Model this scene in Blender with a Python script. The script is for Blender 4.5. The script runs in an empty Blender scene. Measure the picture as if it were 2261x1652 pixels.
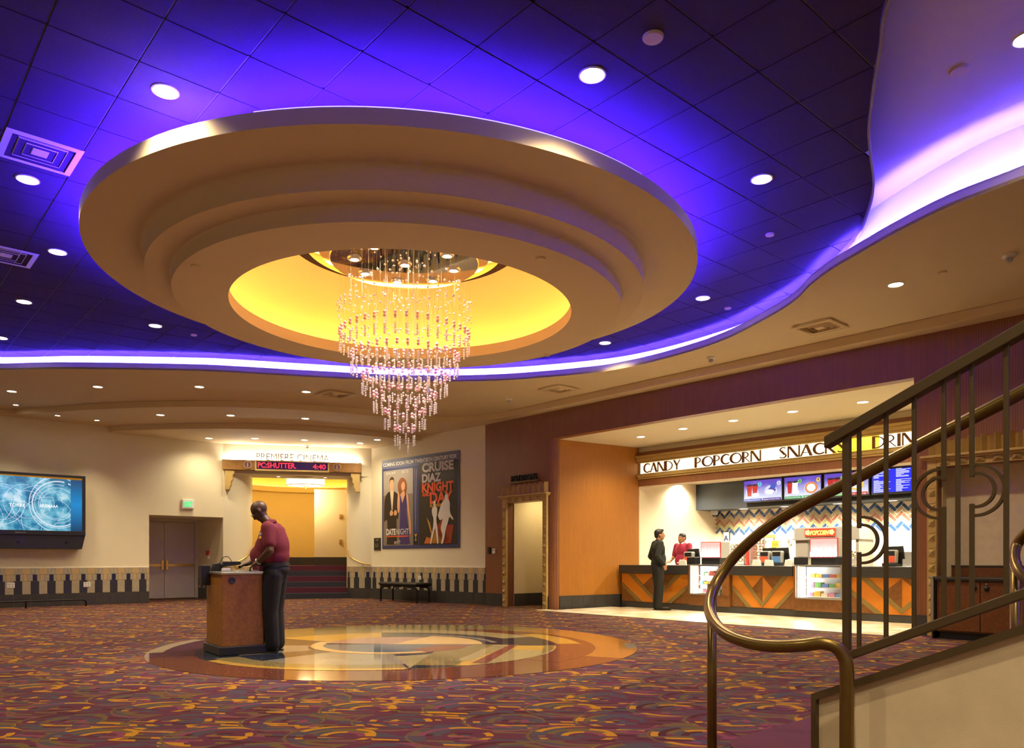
import bpy, bmesh, math, random
from mathutils import Vector, Matrix, Euler
from mathutils.geometry import tessellate_polygon
random.seed(7)
PI = math.pi
C = bpy.context.scene.collection
SC = bpy.context.scene
# ------------------------------------------------------------------ camera, world, exposure
HC, F, CX, YH = 1.08, 1705.0, 1130.5, 1236.0
cam_d = bpy.data.cameras.new('camera'); cam = bpy.data.objects.new('camera', cam_d); C.objects.link(cam)
cam.location = (0, 0, HC); cam.rotation_euler = (PI / 2, 0, 0)
cam_d.sensor_width = 36; cam_d.lens = 36 * F / 2261; cam_d.shift_y = (YH - 826) / 2261
cam_d.clip_start = .05
SC.camera = cam
W = bpy.data.worlds.new('world'); SC.world = W; W.use_nodes = True
W.node_tree.nodes['Background'].inputs[0].default_value = (1.0, .74, .42, 1)
W.node_tree.nodes['Background'].inputs[1].default_value = .34
SC.view_settings.view_transform = 'Standard'; SC.view_settings.look = 'None'
SC.view_settings.exposure = 0.0; SC.view_settings.gamma = 1.0
SC.view_settings.use_curve_mapping = False
WARM = (1.0, .79, .49)
LED = (.043, .031, 1.0)

# ------------------------------------------------------------------ helpers
def lin(r, g, b):
    f = lambda c: (c / 255 / 12.92) if c / 255 <= .04045 else ((c / 255 + .055) / 1.055) ** 2.4
    return (f(r), f(g), f(b))
def FLR(px, py):
    Y = HC * F / (py - YH); return Vector(((px - CX) * Y / F, Y))
def HZ(px, py, dz):
    Y = dz * F / (YH - py); return Vector(((px - CX) * Y / F, Y))
def DP(px, py, Y):
    return Vector(((px - CX) * Y / F, Y, HC + (YH - py) * Y / F))
class Frame:
    def __init__(s, o, d):
        s.o = Vector(o[:2]); s.u = Vector(d[:2]).normalized(); s.n = Vector((-s.u.y, s.u.x))
    def P(s, a, b, z=0.0):
        q = s.o + s.u * a + s.n * b; return Vector((q.x, q.y, z))
    def at(s, px, b):
        k = (px - CX) / F; q = s.o + s.n * b
        return (k * q.y - q.x) / (s.u.x - k * s.u.y)
    def M(s, a, b, z):
        p = s.P(a, b, z)
        return Matrix(((s.u.x, 0, -s.n.x, p.x), (s.u.y, 0, -s.n.y, p.y), (0, 1, 0, p.z), (0, 0, 0, 1)))
    def uv(s, p):
        r = Vector(p[:2]) - s.o; return r.dot(s.u), r.dot(s.n)
WF = Frame((0, 0), (1, 0))

class MB:
    def __init__(s): s.v = []; s.f = []
    def add(s, vs, fs):
        k = len(s.v); s.v += [tuple(v) for v in vs]; s.f += [[i + k for i in f] for f in fs]; return s
    def box(s, fr, a0, a1, b0, b1, z0, z1):
        vs = [fr.P(a, b, z) for z in (z0, z1) for (a, b) in ((a0, b0), (a1, b0), (a1, b1), (a0, b1))]
        return s.add(vs, [(3, 2, 1, 0), (4, 5, 6, 7), (0, 1, 5, 4), (1, 2, 6, 5), (2, 3, 7, 6), (3, 0, 4, 7)])
    def prism(s, pts, z0, z1):
        pts = [(p[0], p[1]) for p in pts]; n = len(pts)
        ar = sum(pts[i][0] * pts[(i + 1) % n][1] - pts[(i + 1) % n][0] * pts[i][1] for i in range(n))
        if ar < 0: pts = pts[::-1]
        k = len(s.v)
        s.v += [(x, y, z0) for x, y in pts] + [(x, y, z1) for x, y in pts]
        if n <= 4: tr = [list(range(n))]
        else: tr = [list(t) for t in tessellate_polygon([[Vector((x, y, 0)) for x, y in pts]])]
        for t in tr:
            a = sum(pts[t[i]][0] * pts[t[(i + 1) % len(t)]][1] - pts[t[(i + 1) % len(t)]][0] * pts[t[i]][1] for i in range(len(t)))
            if a < 0: t = t[::-1]
            s.f.append([i + k for i in reversed(t)]); s.f.append([i + k + n for i in t])
        for i in range(n):
            j = (i + 1) % n; s.f.append([k + i, k + j, k + n + j, k + n + i])
        return s
    def slab(s, fr, poly, b0, b1):            # polygon in (a,z) of a frame, thickness along b (b0 front, b1 back)
        m = MB().prism(poly, -b1, -b0); k = len(s.v)
        for x, y, z in m.v: s.v.append(tuple(fr.P(x, -z, y)))
        s.f += [[i + k for i in f] for f in m.f]
        return s
    def tube(s, path, r, n=10, closed=False):
        path = [Vector(p) for p in path]; N = len(path); k = len(s.v)
        rr = r if isinstance(r, (list, tuple)) else [r] * N
        up = Vector((0, 0, 1)); prev = None
        for i, p in enumerate(path):
            if closed: t = path[(i + 1) % N] - path[i - 1]
            else: t = path[min(i + 1, N - 1)] - path[max(i - 1, 0)]
            t.normalize()
            if prev is None:
                x = t.cross(up)
                if x.length < 1e-3: x = t.cross(Vector((1, 0, 0)))
                x.normalize()
            else:
                x = prev - t * prev.dot(t); x.normalize()
            prev = x; y = t.cross(x)
            for j in range(n):
                a = 2 * PI * j / n; s.v.append(tuple(p + (x * math.cos(a) + y * math.sin(a)) * rr[i]))
        for i in range(N if closed else N - 1):
            i2 = (i + 1) % N
            for j in range(n):
                j2 = (j + 1) % n; s.f.append([k + i * n + j, k + i * n + j2, k + i2 * n + j2, k + i2 * n + j])
        if not closed:
            s.f.append([k + j for j in reversed(range(n))]); s.f.append([k + (N - 1) * n + j for j in range(n)])
        return s
    def lathe(s, prof, c, n=48, a0=0, a1=2 * PI):
        full = abs(a1 - a0 - 2 * PI) < 1e-6; m = n if full else n + 1; k = len(s.v); L = len(prof)
        for j in range(m):
            a = a0 + (a1 - a0) * j / n
            for r, z in prof: s.v.append((c[0] + r * math.cos(a), c[1] + r * math.sin(a), z + (c[2] if len(c) > 2 else 0)))
        for j in range(n):
            j2 = (j + 1) % m
            for i in range(L - 1): s.f.append([k + j * L + i, k + j2 * L + i, k + j2 * L + i + 1, k + j * L + i + 1])
        return s
    def ell(s, c, r, n=12, m=8, rot=None):
        k = len(s.v); c = Vector(c); r = r if isinstance(r, (list, tuple)) else (r, r, r)
        vs = [Vector((0, 0, r[2]))]
        for i in range(1, m):
            t = PI * i / m
            for j in range(n):
                a = 2 * PI * j / n; vs.append(Vector((r[0] * math.sin(t) * math.cos(a), r[1] * math.sin(t) * math.sin(a), r[2] * math.cos(t))))
        vs.append(Vector((0, 0, -r[2])))
        if rot: vs = [rot @ v for v in vs]
        s.v += [tuple(v + c) for v in vs]
        for j in range(n):
            j2 = (j + 1) % n; s.f.append([k, k + 1 + j, k + 1 + j2])
            for i in range(m - 2): s.f.append([k + 1 + i * n + j, k + 1 + (i + 1) * n + j, k + 1 + (i + 1) * n + j2, k + 1 + i * n + j2])
            s.f.append([k + 1 + (m - 2) * n + j, k + 1 + (m - 1) * n, k + 1 + (m - 2) * n + j2])
        return s
    def cap(s, p0, r0, p1, r1, n=12):
        p0, p1 = Vector(p0), Vector(p1); N = 4; d = (p1 - p0).normalized(); pts = []; rs = []
        for i in range(N + 1):
            t = PI / 2 * i / N; pts.append(p0 - d * r0 * math.cos(t)); rs.append(max(r0 * math.sin(t), .0008))
        for i in range(N + 1):
            t = PI / 2 * i / N; pts.append(p1 + d * r1 * math.sin(t)); rs.append(max(r1 * math.cos(t), .0008))
        return s.tube(pts, rs, n)
    def mesh(s, name, smooth=False):
        me = bpy.data.meshes.new(name); me.from_pydata(s.v, [], s.f); me.validate()
        if smooth: me.polygons.foreach_set('use_smooth', [True] * len(me.polygons))
        return me
    def build(s, name, mat, parent=None, smooth=False, local=False, bevel=0):
        me = s.mesh(name, smooth)
        if mat: me.materials.append(mat)
        o = bpy.data.objects.new(name, me); C.objects.link(o); attach(o, parent, local)
        if bevel:
            b = o.modifiers.new('edge', 'BEVEL'); b.width = bevel; b.segments = 2; b.limit_method = 'ANGLE'
        if smooth and smooth != 'full': me.set_sharp_from_angle(angle=math.radians(40))
        return o
def attach(o, parent, local=False):
    if parent:
        o.parent = parent
        if not local and parent.parent is None: o.location = Vector(o.location) - Vector(parent.location)
def tag(o, label=None, cat=None, group=None, kind=None):
    if label: o['label'] = label
    if cat: o['category'] = cat
    if group: o['group'] = group
    if kind: o['kind'] = kind
    return o
def thing(name, label, cat, loc=(0, 0, 0), rz=0, group=None):
    o = bpy.data.objects.new(name, None); C.objects.link(o); o.location = loc; o.rotation_euler = (0, 0, rz)
    o.empty_display_size = .1
    return tag(o, label, cat, group)
def struct(o, label=None):
    o['kind'] = 'structure'
    if label: o['label'] = label
    return o
def kids(o): return [c for c in bpy.data.objects if c.parent is o]
def dup(root, loc, label=None, rz=None):
    r = root.copy(); C.objects.link(r); r.location = loc
    if label: r['label'] = label
    if rz is not None: r.rotation_euler = (0, 0, rz)
    for ch in list(root.children):
        c = ch.copy(); C.objects.link(c); c.parent = r
        for g in list(ch.children):
            d = g.copy(); C.objects.link(d); d.parent = c
    return r
def fromM(name, mb, M, mat, parent, smooth=False):
    me = mb.mesh(name, smooth); me.materials.append(mat)
    me.transform(M)
    o = bpy.data.objects.new(name, me); C.objects.link(o); attach(o, parent); return o
def panel(name, fr, a0, a1, b, z0, z1, mat, parent):           # flat quad with a UV map
    me = bpy.data.meshes.new(name)
    me.from_pydata([tuple(fr.P(a0, b, z0)), tuple(fr.P(a1, b, z0)), tuple(fr.P(a1, b, z1)), tuple(fr.P(a0, b, z1))], [], [(0, 1, 2, 3)])
    u = me.uv_layers.new(name='UVMap')
    for i, q in enumerate(((0, 0), (1, 0), (1, 1), (0, 1))): u.data[i].uv = q
    me.materials.append(mat)
    o = bpy.data.objects.new(name, me); C.objects.link(o); attach(o, parent); return o
def text(body, fr, a, b, z, size, mat, parent, name='lettering', width=None, depth=.004, align='LEFT', bold=0.0, shear=0.0):
    cu = bpy.data.curves.new(name, 'FONT'); cu.body = body; cu.size = size; cu.extrude = depth; cu.align_x = align
    cu.offset = bold; cu.shear = shear; cu.resolution_u = 3
    tmp = bpy.data.objects.new('tmp', cu); C.objects.link(tmp)
    dg = bpy.context.evaluated_depsgraph_get(); me = bpy.data.meshes.new_from_object(tmp.evaluated_get(dg))
    bpy.data.objects.remove(tmp); bpy.data.curves.remove(cu)
    if width and len(me.vertices):
        xs = [v.co.x for v in me.vertices]; w = max(xs) - min(xs); x0 = min(xs)
        for v in me.vertices: v.co.x = (v.co.x - x0) * width / w
    me.transform(fr.M(a, b, z)); me.materials.clear(); me.materials.append(mat)
    o = bpy.data.objects.new(name, me); C.objects.link(o); attach(o, parent); return o
def crom(pts, k=8):
    pts = [Vector(p) for p in pts]; out = []
    for i in range(len(pts) - 1):
        p0 = pts[max(i - 1, 0)]; p1 = pts[i]; p2 = pts[i + 1]; p3 = pts[min(i + 2, len(pts) - 1)]
        for j in range(k):
            t = j / k
            out.append(.5 * ((2 * p1) + (p2 - p0) * t + (2 * p0 - 5 * p1 + 4 * p2 - p3) * t * t + (3 * p1 - p0 - 3 * p2 + p3) * t ** 3))
    out.append(pts[-1]); return out
def offs(cv, d):
    out = []
    for i, p in enumerate(cv):
        t = (cv[min(i + 1, len(cv) - 1)] - cv[max(i - 1, 0)]).normalized(); out.append(p + Vector((-t.y, t.x)) * d)
    return out
def strip(cv, z0, z1, th):                                      # vertical wall that follows a plan curve
    c2 = offs(cv, th); return MB().prism(list(cv) + list(reversed(c2)), z0, z1)
ORD = ['first', 'second', 'third', 'fourth', 'fifth', 'sixth', 'seventh', 'eighth', 'ninth', 'tenth']

# ------------------------------------------------------------------ materials
class NT:
    def __init__(s, name):
        s.m = bpy.data.materials.new(name); s.m.use_nodes = True; s.t = s.m.node_tree; s.N = s.t.nodes
        s.b = s.N['Principled BSDF']
    def new(s, ty, **k):
        n = s.N.new(ty)
        for a, v in k.items(): setattr(n, a, v)
        return n
    def put(s, sock, v):
        if hasattr(v, 'is_linked') or isinstance(v, bpy.types.NodeSocket): s.t.links.new(v, sock)
        else:
            if sock.type == 'RGBA' and len(v) == 3: v = (*v, 1)
            sock.default_value = v
    def math(s, op, a, b=0.0, c=None):
        n = s.new('ShaderNodeMath', operation=op); s.put(n.inputs[0], a); s.put(n.inputs[1], b)
        if c is not None: s.put(n.inputs[2], c)
        return n.outputs[0]
    def mix(s, f, a, b, mode='MIX'):
        n = s.new('ShaderNodeMix', data_type='RGBA', blend_type=mode); s.put(n.inputs[0], f); s.put(n.inputs[6], a); s.put(n.inputs[7], b)
        return n.outputs[2]
    def comb(s, x, y, z=0.0):
        n = s.new('ShaderNodeCombineXYZ'); s.put(n.inputs[0], x); s.put(n.inputs[1], y); s.put(n.inputs[2], z); return n.outputs[0]
    def sep(s, v):
        n = s.new('ShaderNodeSeparateXYZ'); s.put(n.inputs[0], v); return n.outputs
    def pos(s): return s.new('ShaderNodeNewGeometry').outputs['Position']
    def uv(s): return s.new('ShaderNodeTexCoord').outputs['UV']
    def noise(s, v, scale, detail=3.0, rough=.5):
        n = s.new('ShaderNodeTexNoise'); s.put(n.inputs['Vector'], v); n.inputs['Scale'].default_value = scale
        n.inputs['Detail'].default_value = detail; n.inputs['Roughness'].default_value = rough; return n.outputs[0]
    def white(s, v):
        n = s.new('ShaderNodeTexWhiteNoise', noise_dimensions='3D'); s.put(n.inputs[0], v); return n.outputs[0]
    def ramp(s, f, stops, interp='LINEAR'):
        n = s.new('ShaderNodeValToRGB'); n.color_ramp.interpolation = interp; e = n.color_ramp.elements
        while len(e) < len(stops): e.new(.5)
        for i, (p, c) in enumerate(stops): e[i].position = p; e[i].color = (*c, 1)
        s.put(n.inputs[0], f); return n.outputs[0]
    def scale(s, v, sc):
        n = s.new('ShaderNodeVectorMath', operation='MULTIPLY'); s.put(n.inputs[0], v); n.inputs[1].default_value = sc; return n.outputs[0]
    def bump(s, h, st=.3, dist=.01):
        n = s.new('ShaderNodeBump'); n.inputs['Strength'].default_value = st; n.inputs['Distance'].default_value = dist
        s.put(n.inputs['Height'], h); s.t.links.new(n.outputs[0], s.b.inputs['Normal'])
    def base(s, c): s.put(s.b.inputs['Base Color'], c); return s
    def set(s, **k):
        for a, v in k.items(): s.b.inputs[a.replace('_', ' ')].default_value = v
        return s
def mat(name, col, rough=.6, metal=0.0, var=.12, sc=6.0, bump=0.0, bsc=60.0, **k):
    n = NT(name); p = n.pos()
    f = n.noise(p, sc, 4.0)
    n.base(n.mix(f, [c * (1 - var) for c in col], [min(1, c * (1 + var)) for c in col])); n.set(Roughness=rough, Metallic=metal)
    if bump: n.bump(n.noise(p, bsc, 2.0), bump, .004)
    for a, v in k.items(): n.b.inputs[a.replace('_', ' ')].default_value = v
    return n.m
def emit(name, col, st, base=(.8, .8, .8)):
    n = NT(name); n.base(base); n.b.inputs['Emission Color'].default_value = (*col, 1); n.b.inputs['Emission Strength'].default_value = st
    n.set(Roughness=.4); return n.m
def stripes(name, c0, c1, ux, uy, freq=130, rough=.4):           # fine vertical veneer strips along a wall direction
    n = NT(name); x, y, z = n.sep(n.pos())
    a = n.math('ADD', n.math('MULTIPLY', x, ux), n.math('MULTIPLY', y, uy))
    v = n.comb(a, n.math('MULTIPLY', z, .02), 0.0)
    f = n.noise(v, freq * .35, 2.0); g = n.noise(n.comb(a, n.math('MULTIPLY', z, .3), 3.0), 14, 3.0)
    w = n.math('FRACT', n.math('MULTIPLY', a, 1 / .031))
    gr = n.math('LESS_THAN', w, .22)
    c = n.mix(f, c0, c1); c = n.mix(n.math('MULTIPLY', g, .35), c, [q * .55 for q in c0]); c = n.mix(n.math('MULTIPLY', gr, .5), c, [q * .3 for q in c0])
    n.base(c); n.set(Roughness=rough); n.bump(n.math('SUBTRACT', 1.0, gr), .25, .003); return n.m
def burl(name, c0, c1, rough=.35, sc=22):
    n = NT(name); p = n.pos(); f = n.noise(p, sc, 6.0, .7); g = n.noise(p, 3.0, 2.0)
    c = n.mix(n.ramp(f, [(.38, (0, 0, 0)), (.62, (1, 1, 1))]), c0, c1); n.base(n.mix(n.math('MULTIPLY', g, .3), c, c0)); n.set(Roughness=rough); return n.m
def glass(name, col=(1, 1, 1), rough=.02, alpha=.18):
    n = NT(name); n.base(n.mix(n.noise(n.pos(), 3.0), col, [c * .95 for c in col])); n.set(Roughness=rough, Alpha=alpha); n.b.inputs['Specular IOR Level'].default_value = .8; return n.m

M = {}
M['cream'] = mat('cream_wall_paint', (.80, .73, .53), .75, var=.04, sc=2, bump=.04, bsc=90)
M['dry'] = mat('tan_ceiling_paint', (.72, .58, .36), .8, var=.03, sc=2, bump=.03, bsc=80)
M['upper'] = mat('pale_upper_ceiling_paint', (.66, .57, .46), .8, var=.03)
M['serve'] = mat('warm_white_serving_paint', (.86, .77, .56), .7, var=.03)
M['white'] = mat('white_paint', (.82, .80, .76), .7, var=.03)
M['corr'] = mat('pale_yellow_corridor_paint', (.74, .63, .34), .75, var=.04)
M['lav'] = mat('lavender_door_paint', (.62, .56, .60), .45, var=.04)
M['frame'] = mat('door_frame_paint', (.66, .60, .54), .5, var=.04)
M['yellow'] = mat('yellow_wall_paint', (.86, .64, .20), .7, var=.04, sc=2)
M['dome'] = mat('dome_gold_paint', (.92, .72, .36), .33, var=.03, sc=2)
M['band'] = mat('recess_rim_paint', (.88, .70, .40), .7, var=.03)
M['tile_c'] = mat('dark_ceiling_tile', (.038, .014, .025), .95, var=.35, sc=90, bump=.7, bsc=150)
M['tee'] = mat('ceiling_grid_metal', (.07, .045, .08), .5, var=.1)
M['trim_c'] = mat('ceiling_edge_trim', (.24, .17, .10), .5, var=.1)
M['led'] = emit('blue_led_tube', (.042, .012, 1.0), 430)
M['led2'] = emit('blue_cove_tube', LED, 3200)
M['warmled'] = emit('warm_cove_tube', (1.0, .56, .15), 18)
M['uplight'] = emit('white_fluorescent_tube', (1.0, .95, .80), 75)
M['lens'] = emit('downlight_lens', (1.0, .90, .66), 22)
M['lens2'] = emit('cool_downlight_lens', (1.0, .94, .80), 24)
M['ring'] = mat('downlight_trim', (.75, .70, .62), .4, var=.03)
M['wood'] = stripes('striped_brown_veneer', (.22, .080, .030), (.38, .155, .058), .6605, -.7508)
M['wood_lit'] = stripes('striped_lit_veneer', (.40, .15, .022), (.56, .23, .035), .75, .66)  # the wall veneer again, with the opening's warm light put into its colour
M['oak'] = burl('golden_oak', (.26, .125, .026), (.36, .18, .042), .45, 8)
M['gold'] = mat('gold_moulding', (.52, .36, .12), .45, .15, var=.15, sc=9)
M['tilegold'] = mat('gold_leaf_block', (.45, .31, .11), .45, .2, var=.2, sc=20)
M['burl'] = burl('podium_burl', (.21, .078, .003), (.32, .13, .005), .5)
M['cherry'] = burl('cherry_cabinet', (.13, .042, .010), (.20, .07, .016))
M['black'] = mat('black_plastic', (.012, .012, .013), .45, var=.2)
M['blackm'] = mat('black_metal', (.015, .015, .017), .3, .6, var=.2)
M['granite'] = mat('black_granite', (.035, .033, .03), .35, var=.8, sc=220)
M['charcoal'] = mat('charcoal_bulkhead_paint', (.020, .025, .034), .6, var=.1)
M['tdark'] = mat('dark_slate_tile', (.045, .042, .040), .45, var=.25, sc=12)
M['tblack'] = mat('black_wall_tile', (.030, .030, .036), .4, var=.25, sc=12)
M['tnavy'] = mat('navy_wall_tile', (.012, .016, .055), .35, var=.2, sc=12)
M['tbeige'] = mat('beige_wall_tile', (.40, .35, .25), .45, var=.2, sc=14)
M['ttan'] = mat('tan_wall_tile', (.52, .38, .19), .45, var=.15, sc=14)
M['grout'] = mat('tile_grout', (.30, .27, .22), .85, var=.1)
M['steel'] = mat('brushed_steel', (.55, .55, .54), .3, .9, var=.1)
M['brass'] = mat('brass', (.62, .42, .15), .28, .9, var=.1)
M['bronze'] = mat('dark_bronze_rail', (.20, .13, .036), .30, .75, var=.15, sc=20)
M['bronzep'] = mat('painted_bronze_bar', (.10, .068, .032), .45, .35, var=.12, sc=20)
M['mirror'] = mat('polished_mirror', (.80, .76, .70), .03, 1.0, var=.02)
M['bpink'] = mat('pink_glass_bead', (.98, .62, .74), .12, var=.03, Transmission_Weight=.55)
M['bclear'] = mat('clear_glass_bead', (.95, .93, .96), .08, var=.02, Transmission_Weight=.75)
M['string'] = mat('fine_wire', (.45, .36, .22), .5, .0, var=.02, Alpha=.35)
M['purplec'] = mat('plum_stair_carpet', (.085, .012, .030), .95, var=.35, sc=120, bump=.6, bsc=260)
M['slatec'] = mat('slate_carpet_border', (.030, .030, .045), .95, var=.35, sc=120, bump=.6, bsc=260)
M['wallpaper'] = mat('beige_wallpaper', (.70, .58, .39), .7, var=.16, sc=9, bump=.12, bsc=260)
M['skin1'] = mat('dark_brown_skin', (.070, .030, .013), .5, var=.1)
M['skin2'] = mat('tan_skin', (.42, .20, .10), .5, var=.08)
M['red'] = mat('burgundy_polo_cotton', (.135, .006, .020), .85, var=.2, sc=40)
M['pants'] = mat('black_trouser_cloth', (.006, .005, .006), .95, var=.3, sc=40)
M['suit'] = mat('charcoal_suit_cloth', (.013, .014, .012), .85, var=.3, sc=40)
M['hair'] = mat('black_hair', (.012, .009, .007), .5, var=.3, sc=80)
M['shoe'] = mat('black_leather', (.02, .017, .015), .35, var=.2)
M['whitep'] = mat('white_paper', (.85, .84, .80), .7, var=.03)
M['orange'] = mat('orange_laminate', (.62, .21, .012), .4, var=.1, sc=5)
M['brownl'] = burl('brown_laminate', (.17, .065, .013), (.25, .10, .02), .4, 14)
M['goldl'] = mat('olive_gold_strip', (.25, .17, .045), .4, .1, var=.1)
M['glass'] = glass('clear_glass', (.5, .5, .5), .02, .07)
M['reda'] = mat('red_enamel', (.55, .03, .02), .4, var=.1)
M['pgrey'] = mat('warm_grey_enamel', (.24, .215, .18), .45, var=.06)
M['silver'] = mat('grey_plastic', (.42, .42, .40), .4, var=.08)

# carpet: rows of roundels built from segmented rings, and strips between them
def carpet():
    n = NT('patterned_lobby_carpet'); x, y, z = n.sep(n.pos())
    PX, PY = .74, .86
    def lattice(ox, oy):
        fx = n.math('DIVIDE', n.math('ADD', x, ox), PX); fy = n.math('DIVIDE', n.math('ADD', y, oy), PY)
        ix = n.math('FLOOR', fx); iy = n.math('FLOOR', fy)
        lx = n.math('MULTIPLY', n.math('SUBTRACT', n.math('SUBTRACT', fx, ix), .5), PX); ly = n.math('MULTIPLY', n.math('SUBTRACT', n.math('SUBTRACT', fy, iy), .5), PY)
        return lx, ly, ix, iy
    a = lattice(0.0, 0.0); b = lattice(PX / 2 + .05, PY / 2)
    ra = n.math('SQRT', n.math('ADD', n.math('MULTIPLY', a[0], a[0]), n.math('MULTIPLY', a[1], a[1])))
    rb = n.math('SQRT', n.math('ADD', n.math('MULTIPLY', b[0], b[0]), n.math('MULTIPLY', b[1], b[1])))
    sel = n.math('LESS_THAN', rb, ra)
    pick = lambda p, q: n.math('ADD', n.math('MULTIPLY', p, n.math('SUBTRACT', 1.0, sel)), n.math('MULTIPLY', q, sel))
    lx = pick(a[0], b[0]); ly = pick(a[1], b[1]); r = pick(ra, rb)
    ids = n.math('ADD', n.math('MULTIPLY', n.math('MODULO', pick(a[2], b[2]), 2.0), 3.1), n.math('MULTIPLY', sel, 7.7))
    MAR = (.098, .023, .042); ORA = (.42, .20, .006); SLA = (.066, .054, .070); OLI = (.125, .082, .026); PNK = (.19, .045, .075); DMA = (.060, .012, .016)
    pal = [(0, MAR), (.24, SLA), (.42, ORA), (.57, MAR), (.70, OLI), (.80, SLA), (.90, DMA), (.95, PNK)]
    # crescents: rings about a shifted centre
    sx = n.math('SUBTRACT', lx, .07); r2 = n.math('SQRT', n.math('ADD', n.math('MULTIPLY', sx, sx), n.math('MULTIPLY', n.math('MULTIPLY', ly, ly), 1.25)))
    ring = n.math('FLOOR', n.math('DIVIDE', r2, .047)); th = n.math('ARCTAN2', ly, sx)
    seg = n.math('FLOOR', n.math('ADD', n.math('MULTIPLY', th, .62), n.math('MULTIPLY', ring, .55)))
    cin = n.ramp(n.white(n.comb(ring, seg, ids)), pal, 'CONSTANT')
    # strips inside the roundel and outside
    row = n.math('FLOOR', n.math('DIVIDE', n.math('ADD', y, n.math('MULTIPLY', x, .12)), .040))
    colx = n.math('FLOOR', n.math('ADD', n.math('DIVIDE', n.math('ADD', x, n.math('MULTIPLY', y, .35)), .16), n.math('MULTIPLY', n.white(n.comb(row, 1.0, 2.0)), 3.0)))
    cst = n.ramp(n.white(n.comb(row, colx, 5.0)), [(0, MAR), (.30, SLA), (.50, DMA), (.60, ORA), (.69, MAR), (.80, OLI), (.93, PNK)], 'CONSTANT')
    inside = n.math('LESS_THAN', r, .275)
    useS = n.math('MULTIPLY', n.math('LESS_THAN', ly, -.01), n.math('GREATER_THAN', n.white(n.comb(n.math('FLOOR', n.math('DIVIDE', ly, .05)), ids, 1.0)), .45))
    cc = n.mix(useS, cin, cst); cc = n.mix(inside, cst, cc)
    rim = n.math('MULTIPLY', n.math('GREATER_THAN', r, .266), n.math('LESS_THAN', r, .284))
    rim = n.math('MULTIPLY', rim, n.math('LESS_THAN', n.math('ADD', lx, n.math('MULTIPLY', ly, .6)), -.02)); rim2 = n.math('MULTIPLY', n.math('GREATER_THAN', r, .284), n.math('LESS_THAN', r, .306))
    rim2 = n.math('MULTIPLY', rim2, n.math('GREATER_THAN', n.math('ADD', lx, n.math('MULTIPLY', ly, -.8)), .0))
    cc = n.mix(rim, cc, OLI); cc = n.mix(n.math('MULTIPLY', rim2, n.math('LESS_THAN', n.math('ADD', lx, ly), .12)), cc, PNK)
    f = n.noise(n.pos(), 140, 2.0); cc = n.mix(n.math('MULTIPLY', n.math('SUBTRACT', f, .35), .6), cc, (.01, .008, .01))
    n.base(cc); n.set(Roughness=.95); n.b.inputs['Specular IOR Level'].default_value = .15
    n.bump(n.noise(n.pos(), 320, 2.0), .5, .006); return n.m
M['carpet'] = carpet()
def terrazzo(name, col):
    n = NT(name); p = n.pos(); v = n.new('ShaderNodeTexVoronoi'); v.inputs['Scale'].default_value = 34; n.put(v.inputs['Vector'], p)
    chip = n.math('MULTIPLY', n.math('LESS_THAN', v.outputs['Distance'], .16), n.math('GREATER_THAN', n.white(n.scale(v.outputs['Position'], (1, 1, 0))), .82))
    f = n.noise(p, 60, 3.0); c = n.mix(f, [q * .75 for q in col], [min(1, q * 1.25) for q in col]); n.base(n.mix(n.math('MULTIPLY', chip, .8), c, (.75, .75, .70)))
    n.set(Roughness=.07); n.b.inputs['Specular IOR Level'].default_value = .42; n.b.inputs['Coat Weight'].default_value = .12; n.b.inputs['Coat Roughness'].default_value = .05; return n.m

# ------------------------------------------------------------------ plan of the room
A = Vector((-.637, 18.41)); B = Vector((-3.89, 21.40)); W4 = Vector((-7.67, 20.50)); W1 = Vector((-11.27, 17.35))
Fw = Frame(A, (.6605, -.7508)); Fl = Frame(W1, W4 - W1); Fp = Frame(W4, B - W4); Fq = Frame(B, A - B)
LW = (W4 - W1).length; LP = (B - W4).length; LQ = (A - B).length
ZT = HC + 3.70; Z1 = HC + 3.343; Z2 = HC + 3.21; Z3 = HC + 3.08; ZLIP = HC + 3.457; ZU = HC + 4.07

floor = struct(MB().box(WF, -18, 14, -5, 32, -.12, 0).build('floor', M['carpet']))
# ---- soffit levels and cove lip
lip = [(-18, 14.3), (-13, 13.75), (-10.8, 13.6)] + [tuple(HZ(px, py, 3.343)) for px, py in ((0, 817), (145, 814.5), (400, 818), (508, 822), (700, 833), (900, 842), (1100, 840), (1300, 824), (1400, 808), (1500, 783), (1600, 750), (1700, 699), (1755, 664), (1792, 628), (1838, 594), (1898, 559), (1976, 515), (2096, 456), (2261, 393.5))] + [(5.2, 5.6), (5.7, 4.2), (6.0, 2.5), (6.1, -5)]
lipc = crom([Vector(p) for p in lip], 7); fasc = offs(lipc, .5)
outer = [(14, -5), (14, 31), (-18, 31)]
ceil1 = struct(MB().prism(lipc + [Vector(p) for p in outer], Z1, Z1 + .03).build('ceiling_soffit', M['dry']))
nl = NT('translucent_lip_acrylic'); nl.base(nl.mix(nl.noise(nl.pos(), 3.0), (.70, .60, .42), (.74, .64, .46))); nl.set(Roughness=.6)
tr_ = nl.new('ShaderNodeBsdfTranslucent'); tr_.inputs[0].default_value = (.9, .9, .95, 1); mx_ = nl.new('ShaderNodeMixShader'); mx_.inputs[0].default_value = .10
nl.t.links.new(nl.b.outputs[0], mx_.inputs[1]); nl.t.links.new(tr_.outputs[0], mx_.inputs[2]); nl.t.links.new(mx_.outputs[0], nl.N['Material Output'].inputs[0])
struct(strip(lipc, Z1 - .002, ZLIP, .02).build('trim_1', nl.m, smooth=True))
struct(strip(fasc, Z1 + .03, ZU + .02, .06).build('trim_2', M['white'], smooth=True))
mid = offs(lipc, .10)
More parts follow.
